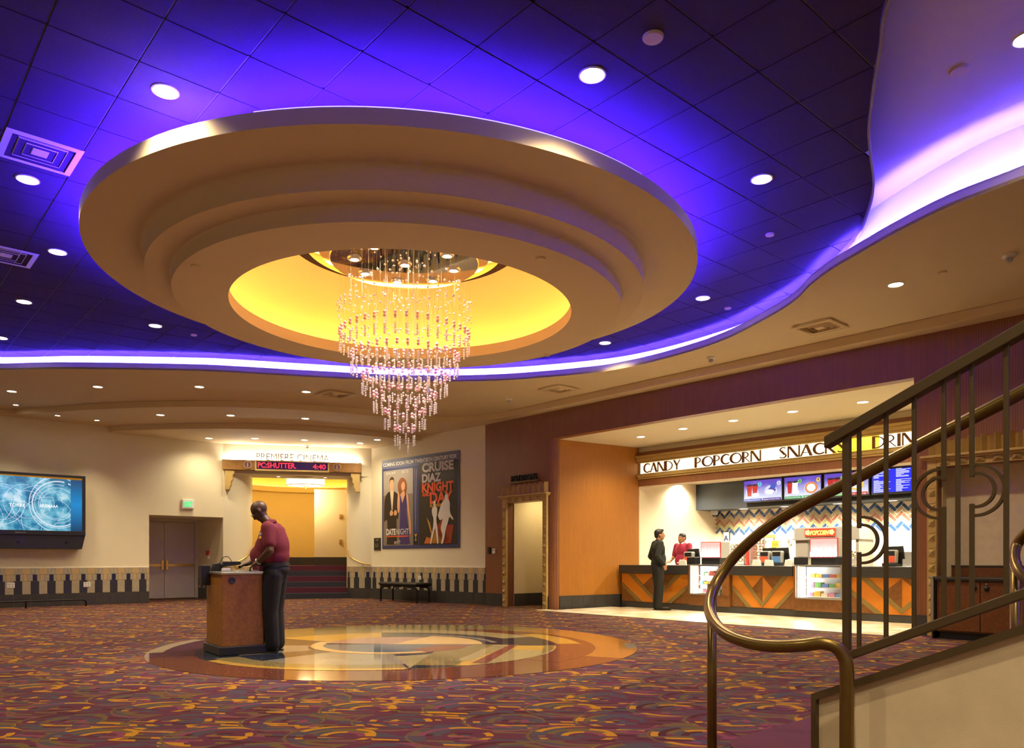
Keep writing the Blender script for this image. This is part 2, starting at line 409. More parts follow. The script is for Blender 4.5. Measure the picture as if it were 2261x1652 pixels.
struct(MB().prism(lipc + list(reversed(offs(lipc, .106))), ZLIP - .012, ZLIP + .001).build('trim_light_shield', nl.m, smooth=True))  # flange added out of view to cut off the cove tube's light
cl = thing('cove_light', 'long blue light tube hidden behind the curved soffit lip', 'light', (0, 12, Z1))
MB().tube([Vector((p.x, p.y, Z1 + .050)) for p in mid], .010, 6).build('light_tube', M['led2'], cl)
s12 = [(-14, 15.9)] + [tuple(HZ(px, py, 3.21)) for px, py in ((22, 917), (36, 915), (109, 911), (218, 904), (363, 899), (508, 899), (654, 905), (760, 912), (860, 922), (966, 931), (1030, 931), (1080, 926))] + [tuple(Fw.P(u, -.30)[:2]) for u in (1.2, 3, 6, 10, 14, 18)]
s12c = crom([Vector(p) for p in s12], 5)
struct(MB().prism(s12c + [Vector((14, -5)), Vector((14, 31)), Vector((-18, 31)), Vector((-18, 15.9))], Z2, Z1 - .003).build('ceiling_middle_tier', M['dry'], smooth=True))
s23 = [(-12.5, 17.6)] + [tuple(HZ(px, py, 3.08)) for px, py in ((218, 954), (254, 952.5), (363, 948), (508, 947), (654, 951), (760, 958), (850, 966), (922, 972.6), (990, 981))]
s23c = crom([Vector(p) for p in s23], 5)
struct(MB().prism(s23c + [Vector((0, 23)), Vector((0, 31)), Vector((-18, 31)), Vector((-18, 17.6))], Z3, Z2 - .003).build('ceiling_lower_tier', M['dry'], smooth=True))
struct(MB().box(WF, 1.2, 12, -5, 11, ZU, ZU + .05).build('ceiling_upper', M['upper']))

# ---- dark tiled ceiling
edge = [Vector(p) for p in ((2.15, -6), (2.2, 1.5), (2.28, 3.4), (2.36, 4.4))] + [HZ(px, py, 3.70) for px, py in ((1955, 0), (1940, 100), (1924, 200), (1916, 300), (1927, 400), (1915, 460), (1893, 512))] + [Vector((3.95, 9.3)), Vector((3.95, 10.4))]
edgec = crom(edge, 6)
CR = Vector((-1.29, 9.31))
ceil = struct(MB().prism([(-18, -5), (1.6, -5), (1.6, 16), (-18, 16)], ZT + .10, ZT + .13).build('ceiling', M['tile_c']))
struct(strip(edgec, ZT - .05, ZT + .05, -.018).build('trim_3', M['trim_c'], smooth=True))
TS = .594; ga, gb = -2.565, 5.268
Fg = Frame((0, 0), (.6605, -.7508))
cells = []
fd = fasc[::3]
def beyond(p):          # signed distance past the fascia (positive = hidden behind it)
    best = 1e9; s = 0
    for i in range(len(fd) - 1):
        q, t = fd[i], fd[i + 1]; d = t - q; k = max(0, min(1, (p - q).dot(d) / d.length_squared)); c = q + d * k
        dist = (p - c).length
        if dist < best: best = dist; s = d.cross(p - q) if False else (d.x * (p - q).y - d.y * (p - q).x)
    return best if s > 0 else -best
ed = edgec[::2]
def fedge(y):
    for i in range(len(edgec) - 1):
        a, b = edgec[i], edgec[i + 1]
        if a.y <= y <= b.y: return a.x + (b.x - a.x) * (y - a.y) / max(1e-6, b.y - a.y)
    return edgec[-1].x
def clip(poly):
    out = []
    for k in range(4):
        p, q = poly[k], poly[(k + 1) % 4]
        for t in range(12):
            r = p + (q - p) * t / 12; out.append(Vector((min(r.x, fedge(r.y) - .004), r.y)))
    out = [p for i, p in enumerate(out) if (p - out[i - 1]).length > 1e-4]
    ar = abs(sum(out[i - 1].x * out[i].y - out[i].x * out[i - 1].y for i in range(len(out)))) / 2
    return out if ar > .004 else []
for i in range(-40, 30):
    for j in range(-40, 40):
        a0, b0 = ga + i * TS, gb + j * TS
        q = Fg.P(a0 + TS / 2, b0 + TS / 2); c = Vector((q.x, q.y))
        if c.y < 3.6 or c.y > 15.5 or c.x < -.80 * c.y - .6 or c.x > 5: continue
        if beyond(c) > .45 or (c - CR).length < 2.1: continue
        g = .007
        poly = [Vector(Fg.P(a, b)[:2]) for a, b in ((a0 + g, b0 + g), (a0 + TS - g, b0 + g), (a0 + TS - g, b0 + TS - g), (a0 + g, b0 + TS - g))]
        if c.y < 10.2:
            if any(p.x > fedge(p.y) - .01 for p in poly): poly = clip(poly)
        if len(poly) < 3: continue
        cells.append(((c - Vector((0, 0))).length, poly, c))
cells.sort(key=lambda q: q[0])
rest = MB()
ti = 0
for k, (d, poly, c) in enumerate(cells):
    vis = YH - 3.70 * F / c.y
    if vis < -260: continue
    if ti < 300:
        MB().prism(poly, ZT, ZT + .018).build('tile', M['tile_c'], ceil); ti += 1
    else: rest.prism(poly, ZT, ZT + .018)
if rest.v: tag(rest.build('distant_tiles', M['tile_c'], ceil), kind='stuff')
tee = MB()
def inroom(p): return beyond(p) < .4 and p.y > 2.5 and p.y < 15.5
for i in range(-40, 30):
    for fam in (0, 1):
        run = None
        for s in range(-60, 70):
            def pt(s):
                q = Fg.P(ga + i * TS, gb + s * TS / 2) if fam == 0 else Fg.P(ga + s * TS / 2, gb + i * TS); return Vector((q.x, q.y))
            p = pt(s); inside = inroom(p) and p.x > -13 and (p - CR).length > 1.9
            if inside and p.y < 10.2 and p.x > 1.5:
                e0 = min(range(len(ed) - 1), key=lambda k: ((ed[k] + ed[k + 1]) / 2 - p).length); q, t = ed[e0], ed[e0 + 1]; d = (t - q).normalized()
                inside = d.x * (p - q).y - d.y * (p - q).x > .0
            if inside and run is None: run = s
            if (not inside or s == 69) and run is not None:
                if s - 1 > run:
                    if fam == 0: tee.box(Fg, ga + i * TS - .012, ga + i * TS + .012, gb + run * TS / 2, gb + (s - 1) * TS / 2, ZT + .006, ZT + .03)
                    else: tee.box(Fg, ga + run * TS / 2, ga + (s - 1) * TS / 2, gb + i * TS - .012, gb + i * TS + .012, ZT + .006, ZT + .03)
                run = None
tag(tee.build('grid_bars', M['tee'], ceil), kind='stuff')

# ---- stepped ceiling feature
cf = thing('ceiling_medallion', 'tan round stepped ceiling drop with glowing gold recess above the lobby', 'ceiling feature', (CR.x, CR.y, HC + 2.945))
z = lambda d: HC + d
def soft(p0, p1, n=8, amp=.10):
    return [p0, p1]
MB().lathe([(2.82, z(3.36)), (3.39, z(3.36)), (3.39, z(3.45)), (3.43, z(3.45)), (3.43, z(3.319)), (2.90, z(3.319)), (2.88, z(3.316)), (2.86, z(3.30)), (2.84, z(3.27)), (2.84, z(3.099))], CR, 128).build('upper_tier', M['dry'], cf, smooth=True)
MB().lathe([(2.84, z(3.099)), (2.64, z(3.099)), (2.60, z(3.09)), (2.58, z(3.06)), (2.58, z(2.945))], CR, 128).build('middle_tier', M['dry'], cf, smooth=True)
MB().lathe([(2.58, z(2.945)), (2.0, z(2.945))], CR, 128).build('lower_tier', M['dry'], cf, smooth=True)
MB().lathe([(2.0, z(2.945)), (2.0, z(3.09)), (2.05, z(3.09)), (2.05, z(3.02)), (2.45, z(3.02))], CR, 128).build('recess_rim', M['band'], cf, smooth=True)
MB().lathe([(2.45, z(3.02)), (2.44, z(3.12)), (2.38, z(3.25)), (2.25, z(3.42)), (2.05, z(3.58)), (1.75, z(3.72)), (1.4, z(3.80)), (.9, z(3.84)), (.01, z(3.85))], CR, 128).build('dome', M['dome'], cf, smooth=True)
MB().lathe([(2.82, z(3.36)), (2.60, z(3.40)), (2.55, z(4.2))], CR, 64).build('hanger_drum', M['dry'], cf, smooth=True)
ring = lambda r, zz, n=160: [Vector((CR.x + r * math.cos(2 * PI * i / n), CR.y + r * math.sin(2 * PI * i / n), zz)) for i in range(n)]
MB().tube(ring(3.20, z(3.393)), .031, 8, True).build('blue_light_tube', M['led'], cf)
MB().tube([Vector((CR.x + 3.405 * math.cos(a), CR.y + 3.405 * math.sin(a), z(3.458))) for a in [math.radians(-102 + 58 * i / 50) for i in range(51)]], .012, 6).build('exposed_light_tube', emit('exposed_blue_tube', LED, 22), cf)
MB().tube(ring(1.17, z(3.80)), .008, 6, True).build('canopy_light_tube', emit('canopy_tube', (1, .86, .62), 40), cf)
MB().tube(ring(2.2, z(3.07)), .02, 6, True).build('gold_light_tube', M['warmled'], cf)

# ---- walls
ZC = 4.42
def wains(pf, s0, s1, parent, ph=0.0, arc=False):                            # tiled wainscot along pf(s) -> (point, outward normal)
    per = .33; k0 = int(math.floor((s0 - ph) / per)) - 1; k1 = int(math.ceil((s1 - ph) / per)) + 1
    def t(a, b, z0, z1, m):
        a = max(a, s0); b = min(b, s1)
        if b - a < .02: return
        g = .0025; a += g; b -= g
        th = .014 + random.random() * .003; nn = 5 if arc else 1
        pq = [pf(a + (b - a) * i / nn) for i in range(nn + 1)]
        vs = [(p.x - n.x * .01, p.y - n.y * .01) for p, n in pq] + [(p.x + n.x * th, p.y + n.y * th) for p, n in reversed(pq)]
        MB().prism(vs, z0 + g, z1 - g).build('tile', M[m], parent)
    for k in range(k0, k1):
        o = ph + k * per
        t(o, o + per, .004, .29, 'tdark')
        t(o, o + .165, .29, .59, 'tblack'); t(o + .165, o + .33, .29, .59, 'tbeige')
        t(o + .04, o + .125, .59, .74, 'tnavy'); t(o + .125, o + .185, .59, .74, 'tbeige'); t(o + .185, o + .27, .59, .74, 'ttan'); t(o + .27, o + .37, .59, .74, 'tbeige')
        t(o, o + .0825, .74, .89, 'tbeige'); t(o + .0825, o + .165, .74, .89, 'tbeige'); t(o + .165, o + .33, .74, .89, 'ttan')
def along(fr, b=0.0):
    return lambda s: (Vector(fr.P(s, b)[:2]), -fr.n)
def capstrip(pf, s0, s1, parent, n=2):
    pts = [pf(s0 + (s1 - s0) * i / n) for i in range(n + 1)]
    MB().prism([p for p, q in pts] + [p + q * .016 for p, q in reversed(pts)], .885, .90).build('tile_edge', M['white'], parent)
a3 = Fl.uv((-9.06, 19.28))[0]
wl = struct(MB().box(Fl, -4, a3, 0, .2, 0, ZC).box(Fl, a3, LW, 0, .2, 2.2, ZC).build('wall_left', M['cream']))
wains(along(Fl), -.75, a3, wl, .06); capstrip(along(Fl), -.75, a3, wl)
# alcove with the double doors
wa = struct(MB().box(Fl, a3 - .15, a3, .2, 2.2, 0, 2.35).box(Fl, LW, LW + .12, .02, 2.2, 0, 2.35).box(Fl, a3 - .15, LW + .12, 1.96, 2.2, 0, 2.5).box(Fl, a3, LW, .2, 1.96, 2.2, 2.35).build('wall_alcove', M['cream']))
rv = lambda s: (Vector(Fl.P(LW, .05 + s)[:2]), -Fl.u)
wains(rv, 0, 1.8, wa, .1)
dm = Fl.at(362, 1.9)
dr = struct(MB().box(Fl, a3 + .02, LW - .0, 1.84, 1.96, 2.13, 2.2).box(Fl, LW - .10, LW - .001, 1.84, 1.96, 0, 2.13).box(Fl, a3 + .02, dm - .83, 1.84, 1.96, 0, 2.13).build('door_1', M['frame']))
for s, (x0, x1) in enumerate(((dm - .825, dm - .004), (dm + .004, LW - .105))):
    lf = MB().box(Fl, x0, x1, 1.875, 1.93, .015, 2.12).build('door_leaf', M['lav'], dr, bevel=.003)
    MB().box(Fl, x0 + .02, x1 - .02, 1.84, 1.872, .89, .96).build('push_bar', M['brass'], lf)
    xx = x1 - .09 if s == 0 else x0 + .02
    MB().box(Fl, xx, xx + .07, 1.81, 1.872, .80, 1.06).build('latch_case', M['brass'], lf, bevel=.008)
# portal wall
arcL = [Vector(Fp.P(.65 * math.sin(t), .65 - .65 * math.cos(t))[:2]) for t in [PI / 2 * i / 12 for i in range(13)]]
arcR = [Vector(Fp.P(LP - .65 * math.sin(t), .65 - .65 * math.cos(t))[:2]) for t in [PI / 2 * i / 12 for i in range(13)]]
V2 = lambda fr, a, b: Vector(fr.P(a, b)[:2])
wp = struct(MB().prism(arcL + [V2(Fp, .65, 1.0), V2(Fp, -.50, 1.0)], 0, 3.38).prism(arcR + [V2(Fp, LP - .65, 1.0), V2(Fp, LP + .6, 1.0), V2(Fp, LP + .25, .2)], 0, 3.38).box(Fp, -.15, LP + .0, 0, 1.0, 3.38, ZC).build('wall_portal', M['cream'], smooth=True))
def arcf(sgn):
    def f(s):
        t = s / .65
        p = Fp.P(.65 * math.sin(t), .65 - .65 * math.cos(t)) if sgn > 0 else Fp.P(LP - .65 * math.sin(t), .65 - .65 * math.cos(t))
        nn = (Fp.u * math.sin(t) * sgn - Fp.n * math.cos(t)); return Vector((p.x, p.y)), nn
    return f
wains(arcf(1), 0, 1.0, wp, .05, True); wains(arcf(-1), 0, 1.0, wp, .02, True)
# rotunda beyond the portal
cR = V2(Fp, LP / 2, 2.9); RR = 2.4
th0 = math.atan2(Fp.u.y, Fp.u.x)
wr = struct(MB().lathe([(RR, .5), (RR, 3.9), (RR + .1, 3.9)], cR, 40, th0 - .95, th0 + PI + .95).build('wall_rotunda', M['yellow'], smooth=True))
MB().lathe([(RR - .012, .9), (RR - .012, 1.16), (RR, 1.16)], cR, 40, th0 - .95, th0 + PI + .95).build('baseboard_tile', M['tdark'], wr)
MB().lathe([(RR, 3.30), (RR - .16, 3.34), (RR - .16, 3.50), (RR - .12, 3.50), (RR - .12, 3.44), (RR, 3.44)], cR, 40, th0 - .6, th0 + PI + .6).build('cornice', M['yellow'], wr)
MB().tube([Vector((cR.x + (RR - .06) * math.cos(a), cR.y + (RR - .06) * math.sin(a), 3.47)) for a in [th0 - .4 + (PI + .8) * i / 40 for i in range(41)]], .012, 6).build('cornice_light_tube', emit('portal_cove_tube', (1, .78, .32), 26), wr)
struct(MB().prism([V2(Fp, -1, 1.0), V2(Fp, LP + 1, 1.0), V2(Fp, LP + 1, 5.6), V2(Fp, -1, 5.6)], 3.9, 4.0).build('ceiling_rotunda', M['yellow']))
a7 = Fp.at(694, 3.4)
MB().box(Fp, a7, 4.6, 3.4, 3.6, .9, 3.30).build('side_partition', M['cream'], wr)
MB().box(Fp, a7 - .01, 4.6, 3.385, 3.61, .9, 1.16).build('partition_base', M['tdark'], wr)
st = struct(MB().box(Fp, .2, LP - .2, 1.74, 5.6, .02, .895).build('floor_portal_landing', M['purplec']))
for k in range(6):
    MB().box(Fp, .66 if k > 1 else .22, LP - (.66 if k > 1 else .22), .30 + .29 * k, 1.85, .15 * k + .001, .15 * (k + 1)).build('step', M['purplec'] if k % 2 else M['slatec'], st)
# poster wall
wq = struct(MB().box(Fq, 0, LQ, 0, .2, 0, ZC).build('wall_poster', M['cream']))
wains(along(Fq), .02, LQ, wq, .06); capstrip(along(Fq), .02, LQ, wq)
# wood wall with door, concession opening and niche
UD0, UD1, UO0, UO1 = .694, 2.158, 2.30, 9.72
ZH = HC + 2.62; ZD = 2.38
corner = [V2(Fw, UO0 - .22 * (1 - math.sin(t)), .22 - .22 * math.cos(t)) for t in [PI / 2 * i / 8 for i in range(9)]]
ww = struct(MB().box(Fw, 0, UD0 + .1, 0, .2, 0, ZC).box(Fw, UD0 + .1, UD1 - .1, 0, .2, ZD, ZC)
            .prism([V2(Fw, UD1 - .1, 0)] + corner + [V2(Fw, UO0 + .0, .2), V2(Fw, UD1 - .1, .22)], 0, ZC)
            .box(Fw, UO0 - .22, 16, 0, .2, ZH, ZC).box(Fw, UO1, 10.02, .0, .25, 0, ZH).box(Fw, 10.02, 16, 0, .2, 2.38, ZH).build('wall_concession', M['wood'], smooth=True))
for u0, u1 in ((.01, UD0), (UD1, UO0 - .1)):
    n = max(1, round((u1 - u0) / .36))
    for i in range(n): MB().box(Fw, u0 + (u1 - u0) * i / n + .002, u0 + (u1 - u0) * (i + 1) / n - .002, -.016, 0, .003, .29).build('tile', M['tdark'], ww)
MB().box(Fw, UO1, 9.93, -.016, 0, .003, .29).build('tile', M['tdark'], ww)
# left return of the concession opening, tiled base
Rp = V2(Fw, 2.62, 2.5); C0 = V2(Fw, UO0, .2); Fr = Frame(C0, Rp - C0); LR = (Rp - C0).length
wret = struct(MB().box(Fr, 0, LR, 0, .15, 0, ZH).build('wall_concession_return', M['wood_lit']))
for i in range(7): MB().box(Fr, LR * i / 7 + .002, LR * (i + 1) / 7 - .002, -.016, 0, .003, .29).build('tile', M['tdark'], wret)
# serving area shell
struct(MB().box(Fw, 2.47, 2.62, 2.52, 5.57, 0, 3.2).build('wall_serving_left', M['serve']))
wb = struct(MB().box(Fw, 2.47, 10.2, 5.57, 5.75, 0, 3.2).build('wall_serving_back', M['serve']))
struct(MB().box(Fw, 9.75, 9.9, .26, 5.57, 0, ZH).build('wall_serving_right', M['serve']))
struct(MB().box(Fw, 2.3, 9.9, .2, 2.5, ZH, ZH + .05).build('ceiling_concession', M['cream']))
struct(MB().box(Fw, 2.47, 9.9, 2.9, 5.57, 2.98, 3.05).build('ceiling_serving', M['serve']))
# pale tile floor of the concession, piece by piece
TF = [mat('cream_floor_tile', (.74, .66, .50), .35, var=.06), mat('sand_floor_tile', (.64, .50, .31), .35, var=.08), mat('ivory_floor_tile', (.80, .75, .62), .35, var=.05)]
nu, nv = 25, 7; du = (9.72 - 2.2) / nu; dv = (1.95 + .52) / nv
for i in range(nu):
    for j in range(nv):
        u0 = 2.2 + du * i; v0 = -.46 + dv * j
        if v0 + dv / 2 > 0 and u0 < 2.30 + v0 * .13: continue
        MB().box(Fw, u0 + .002, u0 + du - .002, v0 + .002, v0 + dv - .002, 0, .008).build('tile', TF[(i + j) % 2 if random.random() < .75 else 2], floor)
MB().box(Fw, 2.1, 9.9, -.54, -.462, 0, .009).build('floor_edge_strip', M['trim_c'], floor)

# ------------------------------------------------------------------ lamps in the ceilings
def downlight(r, watts, cone, lens, col=WARM, cat='downlight'):
    t = thing('downlight', 'x', cat)
    MB().lathe([(r * .84, .012), (r * .84, -.004), (r * .90, -.010), (r, -.007), (r, .002)], (0, 0, 0), 24).build('trim_ring', M['ring'], t, smooth=True, local=True)
    MB().lathe([(.001, -.001), (r * .84, -.001)], (0, 0, 0), 24).build('lens', lens, t, local=True)
    if watts:
        ld = bpy.data.lights.new('lamp', 'SPOT'); ld.energy = watts; ld.spot_size = math.radians(cone); ld.spot_blend = .75; ld.shadow_soft_size = .06; ld.color = col
        lo = bpy.data.objects.new('lamp', ld); C.objects.link(lo); lo.parent = t; lo.location = (0, 0, -.03)
    return t
protos = {}
def place(kind, pos, label, group):
    if kind not in protos:
        r, w, c, l, col = DLK[kind]; t = downlight(r, w, c, l, col); protos[kind] = t; t['label'] = label; t['group'] = group; t.location = pos; return t
    t = dup(protos[kind], pos, label); t['group'] = group; return t
DLK = {'tile': (.105, 330, 128, M['lens'], WARM), 'soffit': (.095, 150, 135, M['lens'], WARM), 'small': (.06, 30, 130, M['lens'], WARM), 'wash': (.095, 95, 150, M['lens'], (1, .84, .55)),
       'bar': (.10, 230, 140, M['lens2'], (1, .84, .52)), 'serve': (.11, 290, 150, M['lens2'], (1, .90, .66)), 'scallop': (.06, 120, 84, M['lens'], WARM), 'hall': (.095, 70, 150, M['lens'], WARM), 'up': (.105, 80, 128, M['lens'], WARM)}
TILE = [(365, 201, 'recessed downlight beside the round ceiling drop, at its upper left'), (1308, 165, 'recessed downlight in dark tiles right of the ring, nearest the picture top'), (1682, 395, 'recessed downlight in dark tiles close to the wavy ceiling edge'),
        (61, 396, 'recessed downlight beside the larger square air vent'), (127, 556, 'recessed downlight in dark tiles between the two left air vents'), (53, 666, 'recessed downlight in dark tiles below the cut off left air vent'),
        (343, 719, 'recessed downlight in dark tiles just below left of the round drop'), (2, 746, 'recessed downlight cut by the left picture edge above the blue cove'), (1552, 658, 'recessed downlight in dark tiles right of the ring near the blue cove'), (1336, 757, 'recessed downlight in dark tiles squeezed between ring and blue cove')]
for px, py, lb in TILE:
    p = HZ(px, py, 3.70); place('tile', (p.x, p.y, ZT), lb, 'downlights in the dark tiled ceiling')
for x, y, lb in ((-3.2, 2.2, 'recessed downlight in dark tiles overhead, left of the viewer'), (.6, 1.6, 'recessed downlight in dark tiles overhead, nearest the stair'), (-.4, -.6, 'added unseen downlight in dark tiles overhead behind the viewer'), (1.0, -1.8, 'added unseen downlight in dark tiles overhead, farthest behind the viewer')):  # the pair behind the viewer is added to brighten the stair wall
    place('tile', (x, y, ZT), lb, 'downlights in the dark tiled ceiling')
for x, y, lb in ((2.7, 1.6, 'added unseen downlight in the high ceiling straight over the stair wall'), (4.6, 2.6, 'added unseen downlight in the high ceiling right of the stair')):  # both lamps are out of view, added to light the stair wall
    place('up', (x, y, ZU), lb, 'downlights in the high ceiling')
p = HZ(2262, 85, 4.07); place('up', (p.x + .02, p.y, ZU), 'recessed downlight at the right edge of the high lavender ceiling', 'downlights in the high ceiling')
def row(pts, dz, zz, kind, what, group):
    for i, (px, py) in enumerate(pts):
        p = HZ(px, py, dz); place(kind, (p.x, p.y, zz), f'{ORD[i]} downlight from the left {what}', group)
row([(26, 864), (216, 854), (440, 854), (676, 865)], 3.343, Z1, 'soffit', 'in the curved soffit right under the blue cove', 'downlights of the upper soffit tier')
p = HZ(1978, 628, 3.343); place('soffit', (p.x, p.y, Z1), 'lone downlight in the tan soffit at right, above the vent', 'downlights of the upper soffit tier')
row([(354, 916), (509, 917), (674, 924)], 3.21, Z2, 'soffit', 'along the middle soffit step', 'downlights of the middle soffit tier')
row([(461, 967.5), (563, 968), (672, 971.5)], 3.08, Z3, 'wash', 'in front of the bright cinema portal', 'downlights before the portal')
row([(795, 978.5), (833, 971)], 3.08, Z3, 'wash', 'beside the poster wall under the lowest tier', 'downlights by the poster wall')
row([(127, 918), (214, 928.5)], 3.2, Z2 - .003, 'scallop', 'small one near the television wall top', 'small downlights above the television')
p = HZ(35, 893.5, 3.343); place('scallop', (p.x, p.y, Z1 - .003), 'small downlight in the soffit above the television, before the middle step', 'small downlights above the television')
for i, (px, py) in enumerate(((1415, 964.5), (1508, 946.5), (1619, 928.5), (1750, 908.5), (1905, 887.5))):
    p = HZ(px, py, 2.62); place('bar', (p.x, p.y, ZH), f'{ORD[i]} downlight from the left over the concession sign', 'downlights over the concession sign')
for i, (px, v) in enumerate(((1504, 4.0), (1597, 3.9), (1706, 3.75), (1836, 3.65), (1989, 3.55))):
    u = Fw.at(px, v); q = Fw.P(u, v, 2.98); place('serve', q, f'{ORD[i]} downlight from the left in front of the menu screens', 'downlights above the serving area')
for i, (px, v) in enumerate(((1642, 5.05), (1733, 5.05), (1850, 5.05), (1970, 5.05))):
    u = Fw.at(px, v); q = Fw.P(u, v, 2.325); place('serve', q, f'{ORD[i]} downlight from the left under the dark menu bulkhead', 'downlights under the menu bulkhead')
for i, (px, a) in enumerate(((615, 0), (718, 0))):
    a = Fp.at(px, .5); q = Fp.P(a, .5, 3.378); place('small', q, f'small downlight in portal ceiling, {"left" if i == 0 else "right"} of the little vent', 'downlights inside the portal')
q = Fw.P(1.45, .9, 2.9); place('hall', q, 'downlight inside the restroom corridor', 'downlights in the corridor')

# plain cover discs and detectors
def disc(pos, r, label):
    return tag(MB().lathe([(.001, -.018), (r * .9, -.018), (r, -.008), (r, .003)], pos, 20).build('sprinkler_cover', M['dry'], None, smooth=True), label, 'sprinkler cover', 'flat sprinkler covers')
for px, py, dz, zz, r, lb in ((1442, 81, 3.7, ZT, .075, 'pale round sprinkler cover in dark tiles near the picture top'), (1700, 517, 3.7, ZT, .05, 'small round sprinkler cover in dark tiles near wavy edge'),
        (1607, 680, 3.7, ZT, .05, 'small sprinkler cover in dark tiles beside the far right downlight'), (428, 739, 3.7, ZT, .05, 'small sprinkler cover in dark tiles right of a left downlight'),
        (433, 587, 2.945, z(2.945), .05, 'round sprinkler cover on the lowest ring, left side'), (1194, 570, 2.945, z(2.945), .05, 'round sprinkler cover on the lowest ring, right side'), (1208, 783, 2.945, z(2.945), .05, 'round sprinkler cover on the lowest ring, far rim'),
        (2118, 154, 4.07, ZU, .075, 'round sprinkler cover on the high lavender ceiling'), (2081, 601, 3.343, Z1, .05, 'thin sprinkler cover on tan soffit right of the lone downlight')):
    p = HZ(px, py, dz); disc((p.x, p.y, zz), r, lb)
for px, py, dz, zz, lb in ((2228, 563, 3.343, Z1, 'white smoke detector under the tan soffit at far right'), (1570, 789, 3.343, Z1, 'small smoke detector under the soffit above the purple panelling'), (1124, 895, 3.21, Z1, 'tiny smoke detector near the soffit corner over the wood wall'), (679, 984, 3.08, Z3, 'small detector above the bright portal letters')):
    p = HZ(px, py, dz); d = thing('smoke_detector', lb, 'smoke detector', (p.x, p.y, zz), 0, 'smoke detectors')
    MB().lathe([(.07, 0), (.07, -.02), (.055, -.035), (.04, -.035)], (0, 0, 0), 20).build('base', M['white'], d, smooth=True, local=True)
    MB().lathe([(.04, -.033), (.036, -.075), (.02, -.085), (.001, -.085)], (0, 0, 0), 16).build('sensor_head', M['silver'], d, smooth=True, local=True)
def vent(pos, size, label, mdark, mface):
    t = thing('air_vent', label, 'air vent', pos, 0, 'square ceiling air vents')
    fr = Frame(pos, (.6605, -.7508)); h = size / 2; Z = pos[2]
    def sq(r0, r1, z0, z1):
        m = MB(); vs = []
        for r, zz in ((r0, z0), (r1, z1)):
            vs += [fr.P(a * r, b * r, zz) for a, b in ((-1, -1), (1, -1), (1, 1), (-1, 1))]
        vs += [v + Vector((0, 0, .006)) for v in vs]
        for i in range(4):
            j = (i + 1) % 4; m.f += [[i, j, 4 + j, 4 + i], [8 + i, 12 + i, 12 + j, 8 + j], [i, 8 + i, 8 + j, j], [4 + i, 4 + j, 12 + j, 12 + i]]
        m.v = [tuple(v) for v in vs]; return m
    sq(h, h * .82, Z - .004, Z - .010).build('frame', mface, t)
    for k, (r0, r1) in enumerate(((.74, .62), (.52, .40), (.31, .20))):
        sq(h * r0, h * r1, Z + .032, Z - .006).build('louvre', mface, t)
    MB().box(fr, -h * .2, h * .2, -h * .2, h * .2, Z - .006, Z + .002).build('centre_plate', mface, t)
    MB().box(fr, -h * .84, h * .84, -h * .84, h * .84, Z + .034, Z + .05).build('duct', mdark, t)
p = HZ(88, 338, 3.7); vent((p.x, p.y, ZT), .60, 'larger white square air vent in the dark tiles at left', M['black'], M['white'])
p = HZ(13, 564, 3.7); vent((p.x, p.y, ZT), .60, 'white square air vent cut by the left picture edge', M['black'], M['white'])
p = HZ(1811, 720, 3.343); vent((p.x, p.y, Z1 - .03), .58, 'tan square air vent in the soffit above the purple panelling', M['black'], M['dry'])
p = HZ(740, 869, 3.343); vent((p.x, p.y, Z1 - .03), .58, 'square air vent in the soffit left of the chandelier', M['black'], M['dry'])
p = HZ(1235, 858, 3.343); vent((p.x, p.y, Z1 - .03), .58, 'square air vent in the soffit right of the chandelier', M['black'], M['dry'])
q = Fp.P(Fp.at(667, .5), .5, 3.372); vent(tuple(q), .45, 'small air vent in the portal ceiling behind the red sign', M['black'], M['cream'])

# ------------------------------------------------------------------ chandelier
ch = thing('chandelier', 'tiered crystal chandelier of pink and clear beads hanging under a mirrored canopy', 'chandelier', (CR.x, CR.y, z(3.85)))
for k, (r, za, zb) in enumerate(((1.19, 3.72, 3.86), (1.02, 3.66, 3.72), (.89, 3.57, 3.66))):
    MB().lathe([(.001, z(za)), (r - .01, z(za)), (r, z(za) + .01), (r, z(zb))], CR, 96).build('mirror_disc', M['mirror'], ch, smooth=True)
lampm = emit('chandelier_lamp_face', (1, .93, .78), 40)
for k in range(9):
    a = 2 * PI * k / 8 + .3; r = 0 if k == 8 else .60
    pz = (CR.x + r * math.cos(a), CR.y + r * math.sin(a), z(3.57))
    l = MB().lathe([(.001, -.024), (.05, -.022), (.054, -.02)], pz, 16).build('spot_lamp', lampm, ch)
    MB().lathe([(.052, -.026), (.075, -.02), (.085, 0)], pz, 20).build('lamp_collar', M['steel'], l, smooth=True)
    ld = bpy.data.lights.new('lamp', 'SPOT'); ld.energy = 190; ld.spot_size = math.radians(80); ld.spot_blend = .5; ld.shadow_soft_size = .04; ld.color = (1, .86, .72)
    lo = bpy.data.objects.new('lamp', ld); C.objects.link(lo); lo.parent = ch; lo.location = Vector(pz) - Vector(ch.location) - Vector((0, 0, .05))
strs = MB(); beads = []
TI = [(.773, 2.735, 40), (.64, 2.47, 34), (.51, 2.23, 28), (.375, 2.01, 21), (.245, 1.81, 14), (.12, 1.61, 7)]
